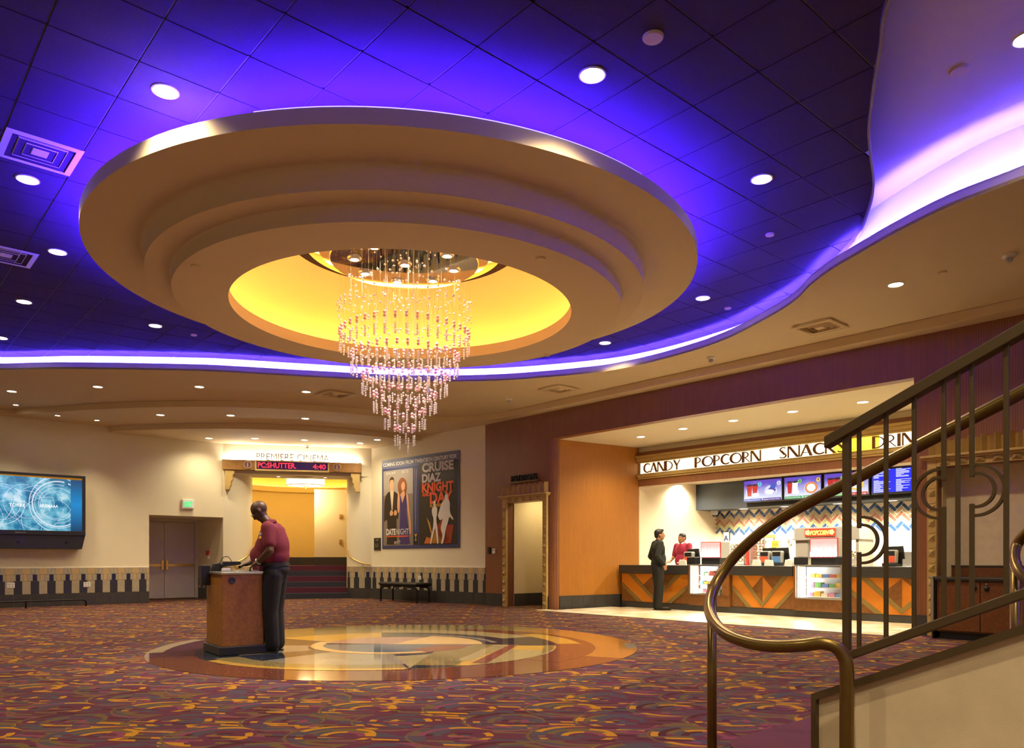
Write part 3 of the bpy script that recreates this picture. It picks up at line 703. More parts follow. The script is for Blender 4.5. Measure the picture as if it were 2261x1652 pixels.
for ti_, (r, dz, n) in enumerate(TI):
    for k in range(n):
        a = 2 * PI * (k + .5 * (ti_ % 2)) / n; x, y = CR.x + r * math.cos(a), CR.y + r * math.sin(a)
        zz = z(dz) + .012 * math.sin(3 * a)
        beads += [(x, y, zz, .0188, 'p'), (x, y, zz - .038, .0188, 'p')]
        nb = 5
        for q in range(nb): beads.append((x, y, zz - .125 - .027 * q, .0125, 'c'))
        for q, up in enumerate((.16 + .07 * math.sin(2 * a + ti_), .30 + .05 * math.sin(3 * a))): beads.append((x, y, zz + up, .0125, 'c'))
        if k % 2 == 0: beads.append((x, y, zz - .062, .013, 'c'))
        strs.box(WF, x - .0005, x + .0005, y - .0005, y + .0005, zz - .24, z(3.57))
for k in range(46):
    a = 2 * PI * k / 46
    for r, dz in ((.80, 3.10 + .10 * math.sin(3 * a)), (.66, 3.30 + .08 * math.sin(4 * a + 1)), (.80, 2.93 - .10 * math.sin(3 * a))):
        beads.append((CR.x + r * math.cos(a), CR.y + r * math.sin(a), z(dz), .012, 'c'))
for k in range(70):
    a = random.random() * 2 * PI; r = .15 + .55 * random.random(); beads.append((CR.x + r * math.cos(a), CR.y + r * math.sin(a), z(3.45 - .95 * random.random()), .012, 'c'))
for x, y, d in ((-.06, -.02, 1.40), (.035, .02, 1.36)):
    for q in range(4): beads.append((CR.x + x, CR.y + y, z(d) - .027 * q, .0135, 'c'))
    strs.box(WF, CR.x + x - .0009, CR.x + x + .0009, CR.y + y - .0009, CR.y + y + .0009, z(d) - .09, z(3.57))
tag(strs.build('wires', M['string'], ch), kind='stuff')
pm = MB().ell((0, 0, 0), .0188, 10, 6).mesh('pink_bead', True); pm.materials.append(M['bpink'])
cm = MB().ell((0, 0, 0), .0142, 8, 6).mesh('clear_bead', True); cm.materials.append(M['bclear'])
loose = MB(); nc = 0
beads.sort(key=lambda b: b[1])
for x, y, zz, r, kd in beads:
    if kd == 'c':
        nc += 1
        if nc > 300: loose.ell((x, y, zz), r, 6, 4); continue
    o = bpy.data.objects.new('pink_bead' if kd == 'p' else 'clear_bead', pm if kd == 'p' else cm); C.objects.link(o)
    o.parent = ch; o.location = Vector((x, y, zz)) - Vector(ch.location)
tag(loose.build('small_clear_beads', M['bclear'], ch, smooth='full'), kind='stuff')
for k in range(5):
    a = 1.3 * k; x, y = CR.x + .28 * math.cos(a), CR.y + .28 * math.sin(a); b = z(2.1 + .27 * k)
    tag(MB().tube([(x, y, z(3.57)), (x, y, b)], .004, 6).tube([(x, y, b), (x, y, b - .09)], .012, 8).build('pendant_rod', M['steel'], ch, smooth=True))

# ------------------------------------------------------------------ floor medallion of terrazzo
MC = Vector((-1.4, 9.8)); MR = 2.95
fm = thing('floor_medallion', 'polished round terrazzo floor medallion of rings and angular colour fields', 'floor inlay', (MC.x, MC.y, 0))
TZ = {k: terrazzo('terrazzo_' + k, tuple(q * .78 for q in c)) for k, c in dict(maroon=(.17, .055, .035), plum=(.12, .045, .075), cream=(.55, .45, .28), navy=(.022, .027, .050), orange=(.46, .21, .05), gold=(.62, .36, .06), olive=(.26, .20, .08), tan=(.40, .32, .15), blue=(.09, .13, .19), pink=(.42, .24, .20), peach=(.72, .46, .18), rose=(.25, .08, .06), grey=(.30, .27, .21)).items()}
lev = [0]
def inlay(pts, m, h): MB().prism(pts, 0, .004 + .0006 * h).build('inlay', TZ[m], fm)
def sect(c, r0, r1, a0, a1, m, h, n=40):
    a0, a1 = math.radians(a0), math.radians(a1); n = max(6, int(n * (a1 - a0) / PI))
    o = [Vector((c[0] + r1 * math.cos(a0 + (a1 - a0) * i / n), c[1] + r1 * math.sin(a0 + (a1 - a0) * i / n))) for i in range(n + 1)]
    if r0 > 0: o += [Vector((c[0] + r0 * math.cos(a1 - (a1 - a0) * i / n), c[1] + r0 * math.sin(a1 - (a1 - a0) * i / n))) for i in range(n + 1)]
    elif a1 - a0 < 6.28: o.append(Vector(c))
    inlay(o, m, h)
def inside_disc(c, r, poly):                                        # keep a polygon's points inside a disc
    out = []
    n = len(poly)
    for i in range(n):
        p, q = Vector(poly[i]), Vector(poly[(i + 1) % n])
        for k in range(10):
            s = p + (q - p) * k / 10; d = s - Vector(c)
            out.append(Vector(c) + d.normalized() * min(d.length, r) if d.length > r else s)
    return out
sect(MC, 0, MR, 0, 359.99, 'maroon', 0, 80)
C1 = (-1.62, 9.65)
sect(MC, 1.6, MR, 150, 207, 'plum', 1); sect(MC, 2.78, MR, 168, 198, 'cream', 2)
sect(MC, 1.4, MR, -28, 52, 'orange', 1); sect(MC, 2.82, MR, -9, 3, 'grey', 2)
sect(MC, 1.6, MR, 52, 150, 'olive', 1)
sect((C1[0] + .2, C1[1]), 1.7, 2.45, -40, 75, 'maroon', 2)
sect(C1, 0, 2.17, 0, 359.99, 'navy', 3, 80)
sect(C1, 2.05, 2.17, 222, 286, 'gold', 4); sect(C1, 1.78, 2.05, 218, 286, 'olive', 4); sect(C1, 0, 1.78, 235, 287, 'grey', 4)
sect(C1, 1.1, 2.17, 287, 345, 'tan', 4); sect(C1, 1.2, 2.17, 345, 360, 'gold', 4)
sect(C1, 1.72, 2.17, 30, 100, 'tan', 4); sect(C1, 1.40, 1.47, 15, 75, 'grey', 5); sect(C1, .9, 1.75, 180, 215, 'grey', 4)
sect(C1, .8, 2.17, 100, 150, 'gold', 4); sect(C1, 1.75, 2.17, 100, 170, 'olive', 5); sect(C1, 2.2, 2.50, 5, 38, 'gold', 4)
C2 = (-1.5, 9.8)
inlay(inside_disc(C1, 2.15, [(-1.03, 7.5), (-.63, 7.5), (-.22, 9.76), (-.84, 9.79)]), 'olive', 6)
inlay(inside_disc(C1, 2.15, [(-.63, 7.5), (-.40, 7.6), (.02, 9.72), (-.22, 9.76)]), 'gold', 6)
inlay(inside_disc(C1, 2.15, [(-.60, 8.2), (-.42, 8.2), (-.02, 9.72), (-.22, 9.76)]), 'tan', 7)
inlay(inside_disc(C1, 2.15, [(-.42, 8.0), (-.26, 8.0), (.08, 9.72), (-.03, 9.72)]), 'rose', 8)
inlay(inside_disc(C1, 2.15, [(.32, 8.7), (.44, 8.7), (.52, 9.6), (.40, 9.6)]), 'olive', 6)
inlay(inside_disc(C1, 2.15, [(-1.03, 7.5), (-.5, 7.55), (-.45, 7.8), (-.98, 7.85)]), 'navy', 8)
sect(C2, 0, .98, 175, 360, 'blue', 7); sect(C2, .87, 1.02, 165, 300, 'peach', 8); sect(C2, 0, .9, 70, 180, 'pink', 7); sect(C2, 0, 1.12, 0, 70, 'peach', 7); sect(C2, .55, 1.0, 300, 352, 'rose', 8)

# ------------------------------------------------------------------ gold door surrounds
def surround(name, label, u0, u1, w, zt, right=True):
    t = thing(name, label, 'door surround', tuple(Fw.P(u0, 0, 0)))
    MB().box(Fw, u0, u0 + w, -.06, .0, 0, zt + w).build('jamb_board', M['gold'], t, bevel=.006)
    if right: MB().box(Fw, u1 - w, u1, -.06, .0, 0, zt + w).build('jamb_board', M['gold'], t, bevel=.006)
    e = u1 - w if right else u1
    MB().box(Fw, u0 + w, e, -.06, .0, zt, zt + w).build('head_board', M['gold'], t, bevel=.006)
    def stud(a0, a1, z0, z1):
        ca, cz = (a0 + a1) / 2, (z0 + z1) / 2; q = [Fw.P(a0, -.06, z0), Fw.P(a1, -.06, z0), Fw.P(a1, -.06, z1), Fw.P(a0, -.06, z1), Fw.P(ca, -.11, cz)]
        MB().add(q, [(0, 1, 4), (1, 2, 4), (2, 3, 4), (3, 0, 4), (3, 2, 1, 0)]).build('stud', M['tilegold'], t)
    s = w * .74; st = .21
    k = 0
    for ua in ([u0 + w / 2, u1 - w / 2] if right else [u0 + w / 2]):
        zz = .08
        while zz + st < zt + w * .8:
            stud(ua - s / 2, ua + s / 2, zz, zz + s); MB().box(Fw, ua - s / 2, ua + s / 2, -.066, -.055, zz + s + .02, zz + s + .05).build('notch', M['gold'], t); zz += st
    n = max(1, int((e - u0 - w) / st))
    for i in range(n):
        c = u0 + w + (e - u0 - w) * (i + .5) / n; stud(c - .07, c + .07, zt + w * .13, zt + w * .87)
    zc = zt + w
    MB().box(Fw, u0 - .07, u1 + (.07 if right else 0), -.14, 0, zc, zc + .035).box(Fw, u0 - .035, u1 + (.035 if right else 0), -.10, 0, zc - .03, zc).build('cornice', M['gold'], t, bevel=.006)
    n = int((u1 - u0) / .082)
    for i in range(n):
        a = u0 + (u1 - u0) * i / n; b = u0 + (u1 - u0) * (i + 1) / n; h = .235 - .03 * (i % 2); m = (a + b) / 2
        d = .05 if i % 2 else .085
        MB().prism([V2(Fw, a, 0), V2(Fw, m, -d), V2(Fw, b, 0)], zc + .035, zc + .035 + h).build('flute', M['gold'], t)
    return t
surround('door_surround', 'gold studded door surround with fluted crown at the restrooms', UD0, UD1, .125, ZD)
surround('niche_surround', 'gold studded surround with fluted crown around the cabinet niche at right', 9.92, 14.2, .125, ZD, False)
# restroom corridor behind the doorway
wc = struct(MB().box(Fw, UD0, UD0 + .12, .2, 1.9, 0, 2.7).box(Fw, UD1 + .02, UD1 + .12, .25, 3.2, 0, 2.7).box(Fw, UD0, UD1 + .12, 3.2, 3.3, 0, 2.9).box(Fw, UD0 - .3, UD1 + .12, .2, 3.2, 2.9, 2.95).build('wall_corridor', M['corr']))
cp = Frame(Fw.P(UD0 + .13, 1.15), Fw.u * .55 + Fw.n * .83)
MB().box(cp, 0, 2.0, 0, .1, 0, 2.9).build('angled_partition', M['cream'], wc)
for i in range(4): MB().box(Fw, UD0 + .12, UD0 + .134, .2 + .45 * i, .646 + .45 * i, .003, .29).build('tile', M['tdark'], wc)
for i in range(4): MB().box(cp, .5 * i, .5 * i + .496, -.015, 0, .003, .29).build('tile', M['tdark'], wc)
MB().box(Fw, UD1 + .005, UD1 + .02, .25, 3.2, .003, .29).build('tile', M['tdark'], wc)
rs = thing('restrooms_sign', 'dark raised lettering sign on a thin ledge above the restroom doorway', 'sign', tuple(Fw.P(1.4, -.05, 2.84)))
MB().box(Fw, .95, 1.90, -.09, 0, 2.815, 2.845).build('ledge', M['goldl'], rs, bevel=.004)
text('RESTROOMS', Fw, 1.0, -.05, 2.85, .20, M['black'], rs, width=.84, depth=.02)
for nm, lb, u, m, h in (('card_reader', 'small black wall card reader left of the restroom doorway', .16, 'black', .16), ('thermostat', 'small white wall control beside the black card reader', .34, 'white', .12)):
    t = thing(nm, lb, 'wall control', tuple(Fw.P(u, 0, 1.2)))
    MB().box(Fw, u - .045, u + .045, -.035, 0, 1.22, 1.22 + h).build('case', M[m], t, bevel=.008)
    MB().box(Fw, u - .02, u + .02, -.04, -.03, 1.22 + h * .6, 1.22 + h * .8).build('display', M['charcoal'], t)

# ------------------------------------------------------------------ cabinet niche at right
struct(MB().box(Fw, 10.03, 14.5, .34, .45, 0, 2.5).box(Fw, 10.0, 10.035, .2, .34, 0, 2.5).box(Fw, 10.03, 14.5, .2, .34, 2.38, 2.5).build('wall_niche', M['wallpaper']))
cb = thing('condiment_cabinet', 'long cherry wood cabinet with dark counter inside the gold framed niche', 'cabinet', tuple(Fw.P(11, -.1, 0)))
MB().box(Fw, 10.14, 14.2, -.30, .33, .10, .80).build('body', M['cherry'], cb)
MB().box(Fw, 10.16, 14.2, -.26, .33, 0, .10).build('plinth', M['black'], cb)
MB().box(Fw, 10.125, 14.2, -.36, .33, .80, .84).build('counter_slab', M['granite'], cb, bevel=.008)
MB().box(Fw, 10.12, 14.2, .28, .335, .84, .98).build('splashback', M['cherry'], cb)
MB().box(Fw, 10.12, 14.2, .27, .337, .98, 1.0).build('splashback_cap', M['granite'], cb)
us = Fw.at(2164.5, -.32); wd = .62
for i in range(-1, 4):
    u0 = us + (i) * wd
    if i == -1: u0 = 10.17; u1 = us - .004
    else: u1 = u0 + wd - .004
    d = MB().box(Fw, u0 + .004, u1, -.325, -.30, .12, .78).build('door', M['cherry'], cb, bevel=.003)
    uk = u1 - .07 if i % 2 else u0 + .075
    MB().lathe([(.001, 0), (.035, 0), (.035, .012), (.02, .02), (.001, .02)], (0, 0, 0), 20).v
    k = MB().lathe([(.001, .022), (.028, .020), (.034, .008), (.034, 0)], (0, 0, 0), 20)
    fromM('grommet', k, Fw.M(uk, -.325, .70), M['black'], d, True)
    fromM('lock', MB().lathe([(.001, .012), (.010, .010), (.011, 0)], (0, 0, 0), 12), Fw.M(uk, -.325, .755), M['steel'], d, True)
sp = thing('steel_end_panel', 'narrow brushed steel end panel beside the niche cabinet', 'panel', tuple(Fw.P(10.07, -.3, 0)))
MB().box(Fw, 10.075, 10.115, -.36, -.05, .10, .83).build('sheet', M['steel'], sp, bevel=.003)
MB().box(Fw, 10.055, 10.117, -.38, -.03, .83, .85).build('cap', M['steel'], sp)
MB().box(Fw, 10.085, 10.105, -.34, -.07, 0, .10).build('foot', M['black'], sp)

# ------------------------------------------------------------------ concession sign bulkhead
bk = struct(MB().box(Fw, 2.47, 9.74, 2.52, 2.9, 2.79, ZH).build('wall_sign_bulkhead', M['cream']))
VB = 2.5
for z0, z1, o, m in ((2.79, 2.95, .02, 'wood'), (2.95, 2.99, .06, 'gold'), (2.99, 3.05, .09, 'gold'), (3.05, 3.075, .06, 'gold'), (3.325, 3.37, .07, 'gold'), (3.37, 3.44, .11, 'gold'), (3.44, 3.49, .14, 'gold'), (3.49, 3.58, .06, 'wood')):
    MB().box(Fw, 2.63, 9.73, VB - o, 2.52, z0, z1).build('moulding', M[m], bk, bevel=.008)
sg = thing('concession_sign', 'long backlit stained glass sign with dark art deco lettering over the counter', 'sign', tuple(Fw.P(6, 2.47, 3.07)))
MB().box(Fw, 2.66, 9.72, VB - .005, 2.52, 3.075, 3.325).build('backing', M['black'], sg)
def paneglow(nm, c0, c1, st):
    n = NT(nm); f = n.noise(n.scale(n.pos(), (1, 1, .6)), 9, 5.0, .7); c = n.mix(n.ramp(f, [(.42, (0, 0, 0)), (.66, (1, 1, 1))]), c0, c1)
    n.base(c); n.put(n.b.inputs['Emission Color'], c); n.b.inputs['Emission Strength'].default_value = st; n.set(Roughness=.3); return n.m
PG = [paneglow('glowing_cream_glass', (1, .93, .66), (1, .80, .36), 1.9), paneglow('glowing_amber_glass', (1, .80, .10), (.9, .75, .02), 1.25), paneglow('glowing_pale_glass', (1, .96, .78), (1, .88, .5), 2.1)]
u = 2.68; i = 0; amb = Fw.at(1890, 2.47)
while u < 9.7:
    w = .22 + .25 * random.random(); e = min(u + w, 9.71)
    m = PG[1] if abs((u + e) / 2 - amb) < .26 else PG[0 if random.random() < .5 else 2]
    MB().box(Fw, u, e - .006, VB - .012, VB - .005, 3.078, 3.322).build('pane', m, sg); u = e
THK, THN = .18, .085
def arcs(cx, cy, rx, ry, a0, a1, w0, w1=None, n=18):
    w1 = w0 if w1 is None else w1; out = []; inn = []
    for i in range(n + 1):
        t = i / n; a = math.radians(a0 + (a1 - a0) * t); w = w0 + (w1 - w0) * math.sin(PI * t)
        out.append((cx + rx * math.cos(a), cy + ry * math.sin(a))); inn.append((cx + (rx - w) * math.cos(a), cy + (ry - min(w, THN * 1.6)) * math.sin(a)))
    return out + inn[::-1]
def bar(x0, y0, x1, y1, w): return [(x0 - w / 2, y0), (x0 + w / 2, y0), (x1 + w / 2, y1), (x1 - w / 2, y1)]
GL = {'C': (.72, [arcs(.42, .5, .42, .5, 45, 315, THN, .17)]), 'A': (.78, [bar(.04, 0, .38, 1, THN), bar(.68, 0, .38, 1, THK), bar(.35, .28, .35, .33, .42)]),
      'N': (.80, [bar(.05, 0, .05, 1, THN), bar(.66, 0, .10, 1, THK), bar(.74, 0, .74, 1, THN)]), 'D': (.84, [bar(.09, 0, .09, 1, THK), arcs(.16, .5, .62, .5, 90, -90, THN)]),
      'Y': (.74, [bar(.36, 0, .36, .5, THN * 1.4), bar(.36, .45, .08, 1, THK), bar(.36, .45, .68, 1, THN)]), 'P': (.60, [bar(.09, 0, .09, 1, THK), arcs(.15, .70, .38, .30, 90, -90, THN)]),
      'O': (.98, [arcs(.48, .5, .47, .5, 70, 290, THN, .19), arcs(.48, .5, .47, .5, -72, 72, THN)]), 'R': (.66, [bar(.09, 0, .09, 1, THK), arcs(.15, .70, .36, .30, 90, -90, THN), bar(.60, 0, .24, .42, THN)]),
      'S': (.56, [arcs(.27, .76, .23, .24, 40, 200, THN), bar(.40, .30, .12, .72, THK), arcs(.25, .24, .25, .24, 30, -150, THN)]), 'K': (.70, [bar(.07, 0, .07, 1, THN), bar(.14, .45, .62, 1, THN), bar(.60, 0, .20, .55, THK)]), 'I': (.30, [bar(.12, 0, .12, 1, THK)])}
def deco(word, u0, u1, z0, h):
    tw = sum(GL[c][0] for c in word); sx = (u1 - u0) / tw; x = 0
    for c in word:
        m = MB()
        for p in GL[c][1]: m.slab(Fw, [(u0 + (x + a) * sx, z0 + b * h) for a, b in p], VB - .034, VB - .010)
        m.build('letter', M['tdark'] if False else M['brownl'], sg); x += GL[c][0]
for w_, p0, p1 in (('CANDY', 1421, 1503), ('POPCORN', 1534, 1681), ('SNACKS', 1720, 1869), ('DRINKS', 1926, 2072)):
    deco(w_, Fw.at(p0, VB - .02), Fw.at(p1, VB - .02), 3.088, .225)

# ------------------------------------------------------------------ menu bulkhead and screens
mbk = struct(MB().box(Fw, 2.63, 9.74, 4.75, 5.57, 2.33, 2.975).build('wall_menu_bulkhead', M['charcoal']))
def screenmat(nm, c0, c1, st=1.0, bands=False):
    n = NT(nm); x, y, z_ = n.sep(n.uv())
    if bands:
        r = n.math('FLOOR', n.math('MULTIPLY', y, 26)); cl_ = n.math('FLOOR', n.math('MULTIPLY', x, 2)); ln = n.white(n.comb(r, cl_, 1.0)); lx = n.math('FRACT', n.math('MULTIPLY', x, 2))
        on = n.math('MULTIPLY', n.math('GREATER_THAN', n.math('FRACT', n.math('MULTIPLY', y, 26)), .52), n.math('MULTIPLY', n.math('GREATER_THAN', lx, .05), n.math('LESS_THAN', lx, n.math('ADD', .25, n.math('MULTIPLY', ln, .6)))))
        on = n.math('MULTIPLY', on, n.math('GREATER_THAN', n.white(n.comb(r, 4.0, 2.0)), .12))
        c = n.mix(on, c0, c1)
    else:
        c = n.mix(n.ramp(n.math('ADD', y, n.math('MULTIPLY', n.noise(n.comb(x, y), 4.0), .3)), [(.15, (0, 0, 0)), (.95, (1, 1, 1))]), c1, c0)
    n.base((.02, .02, .02)); n.put(n.b.inputs['Emission Color'], c); n.b.inputs['Emission Strength'].default_value = st; n.set(Roughness=.2); return n.m
SCM = screenmat('menu_screen_violet', lin(92, 66, 190), lin(235, 240, 255), 1.15); SCB = screenmat('menu_screen_blue', lin(20, 40, 235), lin(240, 244, 255), 1.1, True)
SC_ = {k: emit('screen_' + k, c, 1.0, (.02, .02, .02)) for k, c in dict(white=lin(250, 250, 250), red=lin(205, 40, 45), dark=lin(50, 35, 45), green=lin(30, 160, 80), lime=lin(120, 200, 110), orange=lin(240, 140, 70), blue=lin(60, 90, 200), violet=lin(90, 60, 160), cyan=lin(110, 200, 235), pale=lin(220, 225, 250), yellow=lin(245, 205, 90)).items()}
def circ(x, y, r, n=20, ry=None): return [(x + r * math.cos(2 * PI * i / n), y + (ry or r) * math.sin(2 * PI * i / n)) for i in range(n)]
def menu(px0, px1, k, label):
    v = 4.60; u0, u1 = Fw.at(px0, v), Fw.at(px1, v); z0, z1 = 2.43, 2.965; w = u1 - u0; h = z1 - z0
    t = thing('menu_screen', label, 'menu screen', tuple(Fw.P((u0 + u1) / 2, v, z0)), 0, 'menu screens over the counter')
    MB().box(Fw, u0, u1, v, v + .10, z0, z1).build('case', M['black'], t, bevel=.006)
    MB().box(Fw, u0 + w * .4, u1 - w * .4, v + .10, 4.748, z0 + .15, z1 - .15).build('wall_bracket', M['blackm'], t)
    b = .025; s = panel('screen', Fw, u0 + b, u1 - b, v - .002, z0 + b + .01, z1 - b, SCB if k == 3 else SCM, t)
    def sh(pts, c, lay, nm='picture'):
        MB().slab(Fw, [(u0 + b + x * (w - 2 * b), z0 + b + y * (h - 2 * b)) for x, y in pts], v - .003 - .0012 * lay, v - .0025).build(nm, SC_[c], s)
    if k < 3:
        for half in (0, 1):
            o = half * .5; nm = k * 2 + half
            sh([(o + .01, .0), (o + .49, .0), (o + .49, .12), (o + .01, .12)], ['blue', 'violet', 'green', 'green', 'lime', 'red'][nm], 1)
            sh(circ(o + .22, .42, .17, 24, .30), 'pale', 1)
            if nm in (0, 2, 4):
                for dx, cc in ((.10, 'red'), (.25, 'red' if nm == 0 else ('white' if nm == 2 else 'red'))):
                    sh([(o + dx, .25), (o + dx + .10, .25), (o + dx + .13, .78), (o + dx - .03, .78)], cc, 2); sh(circ(o + dx + .05, .78, .08, 14, .05), 'dark', 3)
                sh(circ(o + .32, .30, .10, 12, .10), 'white', 3)
            elif nm == 1:
                sh([(o + .12, .35), (o + .30, .30), (o + .36, .52), (o + .18, .60)], 'violet', 2); sh(circ(o + .20, .40, .12, 12, .12), 'white', 3); sh([(o + .2, .55), (o + .34, .55), (o + .36, .82), (o + .22, .82)], 'blue', 2)
            else:
                sh(circ(o + .24, .46, .17, 20, .26), 'orange' if nm == 3 else 'yellow', 2); sh(circ(o + .24, .46, .12, 20, .18), 'white', 3)
            sh(circ(o + .43, .80, .055, 16, .11), ['cyan', 'pale', 'lime', 'yellow', 'lime', 'orange'][nm], 2)
            text(str(nm + 1), Fw, u0 + b + (o + .43) * (w - 2 * b), v - .008, z0 + b + .75 * (h - 2 * b), .10, SC_['dark' if nm != 1 else 'violet'], s, 'numeral', align='CENTER', depth=.001)
            text(['2 Medium Soft Drinks', 'Upgrade to Frozen Treats', '1 Medium Soft Drink', '', '1 Large Soft Drink', ''][nm] or ' Hot Dog ', Fw, u0 + b + (o + .03) * (w - 2 * b), v - .008, z0 + b + .03 * (h - 2 * b), .04, SC_['white'], s, 'caption', width=.42 * (w - 2 * b), depth=.001)
menu(1641, 1728, 0, 'leftmost lit menu screen with red cups and numbers 1 and 2'); menu(1730, 1815, 1, 'lit menu screen with green strips and numbers 3 and 4'); menu(1818, 1920, 2, 'lit menu screen partly hidden behind the thick rail post'); menu(1924, 2030, 3, 'bright blue menu screen filled with white text lines')

# herringbone course of tiles on the back wall
HB = [mat('hb_' + k, c, .25, var=.15, sc=30) for k, c in (('navy', (.02, .045, .12)), ('tan', (.33, .25, .15)), ('mauve', (.26, .10, .07)), ('sage', (.36, .36, .17)), ('blue', (.03, .075, .20)))]
hw, hl = .076, .20; c45 = math.sqrt(.5); pitch = 2 * hl * c45
n_t = 0; more = MB()
for row_ in range(5):
    zc_ = 2.235 - .1075 * row_
    for k in range(int((9.7 - 2.66) / pitch)):
        for sgn in (0, 1):
            ang = PI / 4 if sgn == 0 else -PI / 4
            cx_ = 2.74 + k * pitch + sgn * hl * c45; cz_ = zc_ + (hw * c45 * .5 if sgn == 0 else -hw * c45 * .5)
            l, w = hl * .5 - .007, hw * .5 - .007
            q = [(cx_ + a * math.cos(ang) - b * math.sin(ang), cz_ + a * math.sin(ang) + b * math.cos(ang)) for a, b in ((-l, -w), (l, -w), (l, w), (-l, w))]
            MB().slab(Fw, q, 5.560, 5.57).build('tile', HB[row_], wb); n_t += 1
if more.v: tag(more.build('far_tiles', HB[4], wb), kind='stuff')
fa = thing('grade_card', 'white framed card with a large letter A on the back wall', 'notice', tuple(Fw.P(2.9, 5.55, 1.55)))
uA = Fw.at(1603, 5.52)
MB().box(Fw, uA - .10, uA + .10, 5.53, 5.56, 1.50, 1.80).build('frame', M['black'], fa); MB().box(Fw, uA - .085, uA + .085, 5.525, 5.535, 1.515, 1.785).build('card', M['whitep'], fa)
text('A', Fw, uA, 5.522, 1.56, .20, M['tnavy'], fa, align='CENTER', bold=.004)
cmr = thing('security_camera', 'white dome security camera under the end of the menu bulkhead', 'camera', tuple(Fw.P(2.85, 5.3, 2.2)))
uc = Fw.at(1577, 5.2); q = Fw.P(uc, 5.2, 0)
MB().lathe([(.001, 2.325), (.09, 2.325), (.09, 2.24), (.075, 2.22), (.001, 2.22)], q, 20).build('housing', M['silver'], cmr, smooth=True); MB().ell((q.x, q.y, 2.22), (.06, .06, .05), 14, 8).build('dome', M['black'], cmr, smooth=True)

# ------------------------------------------------------------------ concession counter
ZCT = .96; VF = 1.85
ct = thing('concession_counter', 'long concession counter with black granite edge and orange chevron front panels', 'counter', tuple(Fw.P(6, 2.2, 0)))
uc1a, uc1b = Fw.at(1521, VF - .08), Fw.at(1588, VF - .08); uc2a, uc2b = Fw.at(1757, VF - .08), Fw.at(1858, VF - .08)
MB().box(Fw, 2.62, 9.72, VF + .46, 2.70, .13, .78).build('body', M['brownl'], ct)
for u0, u1 in ((2.62, uc1a - .06), (uc1b + .2, uc2a - .075), (uc2b + .075, 9.72)): MB().box(Fw, u0, u1, VF + .05, VF + .46, .13, .78).build('front_body', M['brownl'], ct)
MB().box(Fw, 2.63, 9.72, VF + .02, 2.6, .009, .13).build('kick_board', M['tdark'], ct)
for k, (u0, u1) in enumerate(((2.62, uc1a - .05), (uc1b + .20, uc2a - .08), (uc2b + .08, 9.2))):
    MB().box(Fw, u0, u1, VF - .06, 2.72, ZCT - .19, ZCT).build('granite_top', M['granite'], ct, bevel=.008)
MB().box(Fw, 2.63, 9.72, 2.32, 2.72, ZCT - .19, ZCT - .003).build('top_core', M['granite'], ct)
MB().box(Fw, 9.2, 9.72, VF - .02, 2.72, ZCT - .19, ZCT).build('flap_end', M['oak'], ct, bevel=.005)
def chevrons(u0, u1):
    w = u1 - u0; z0, z1 = .14, .765; h = z1 - z0
    def sh(pts, m, d): MB().slab(Fw, [(u0 + x * w, z0 + y * h) for x, y in pts], VF + .05 - d, VF + .052).build('panel', M[m], ct)
    sh([(0, 0), (1, 0), (1, 1), (0, 1)], 'orange', .010)
    for s in (0, 1):
        g = (lambda p: [(1 - x, y) for x, y in p][::-1]) if s else (lambda p: p)
        sh(g([(0.0, 0), (.27, 0), (0.0, .66)]), 'brownl', .014)
        sh(g([(0, .70), (.0, .56), (.25, 0), (.33, 0)]), 'goldl', .024)
        sh(g([(.10, 1), (.18, 1), (.5, .18), (.5, .03)]), 'goldl', .024)
    sh([(.5, .99), (.33, .60), (.5, .20)], 'brownl', .016); sh([(.5, .99), (.82, 1), (.665, .60)], 'brownl', .016)
for u0, u1 in ((2.62, uc1a - .06), (uc1b + .22, uc2a - .08), (uc2b + .08, 9.70)): chevrons(u0 + .01, u1 - .01)
wpn = []
for u0, u1 in ((uc1a - .05, uc1b + .20), (uc2a - .07, uc2b + .07)):
    MB().box(Fw, u0, u1, VF - .02, VF + .06, .13, .36).build('case_plinth', M['cherry'] if False else M['brownl'], ct)
    MB().box(Fw, u0, u0 + .045, VF - .04, VF + .3, .36, ZCT - .002).build('case_post', M['brownl'], ct); MB().box(Fw, u1 - (.045 if u1 > 6 else .17), u1, VF - .04, VF + .3, .36, ZCT - .002).build('case_post', M['brownl'], ct)
CAND = [mat('wrapper_' + str(i), c, .35) for i, c in enumerate(((.75, .12, .06), (.85, .55, .05), (.15, .45, .10), (.8, .75, .6), (.10, .25, .6), (.7, .25, .4)))]
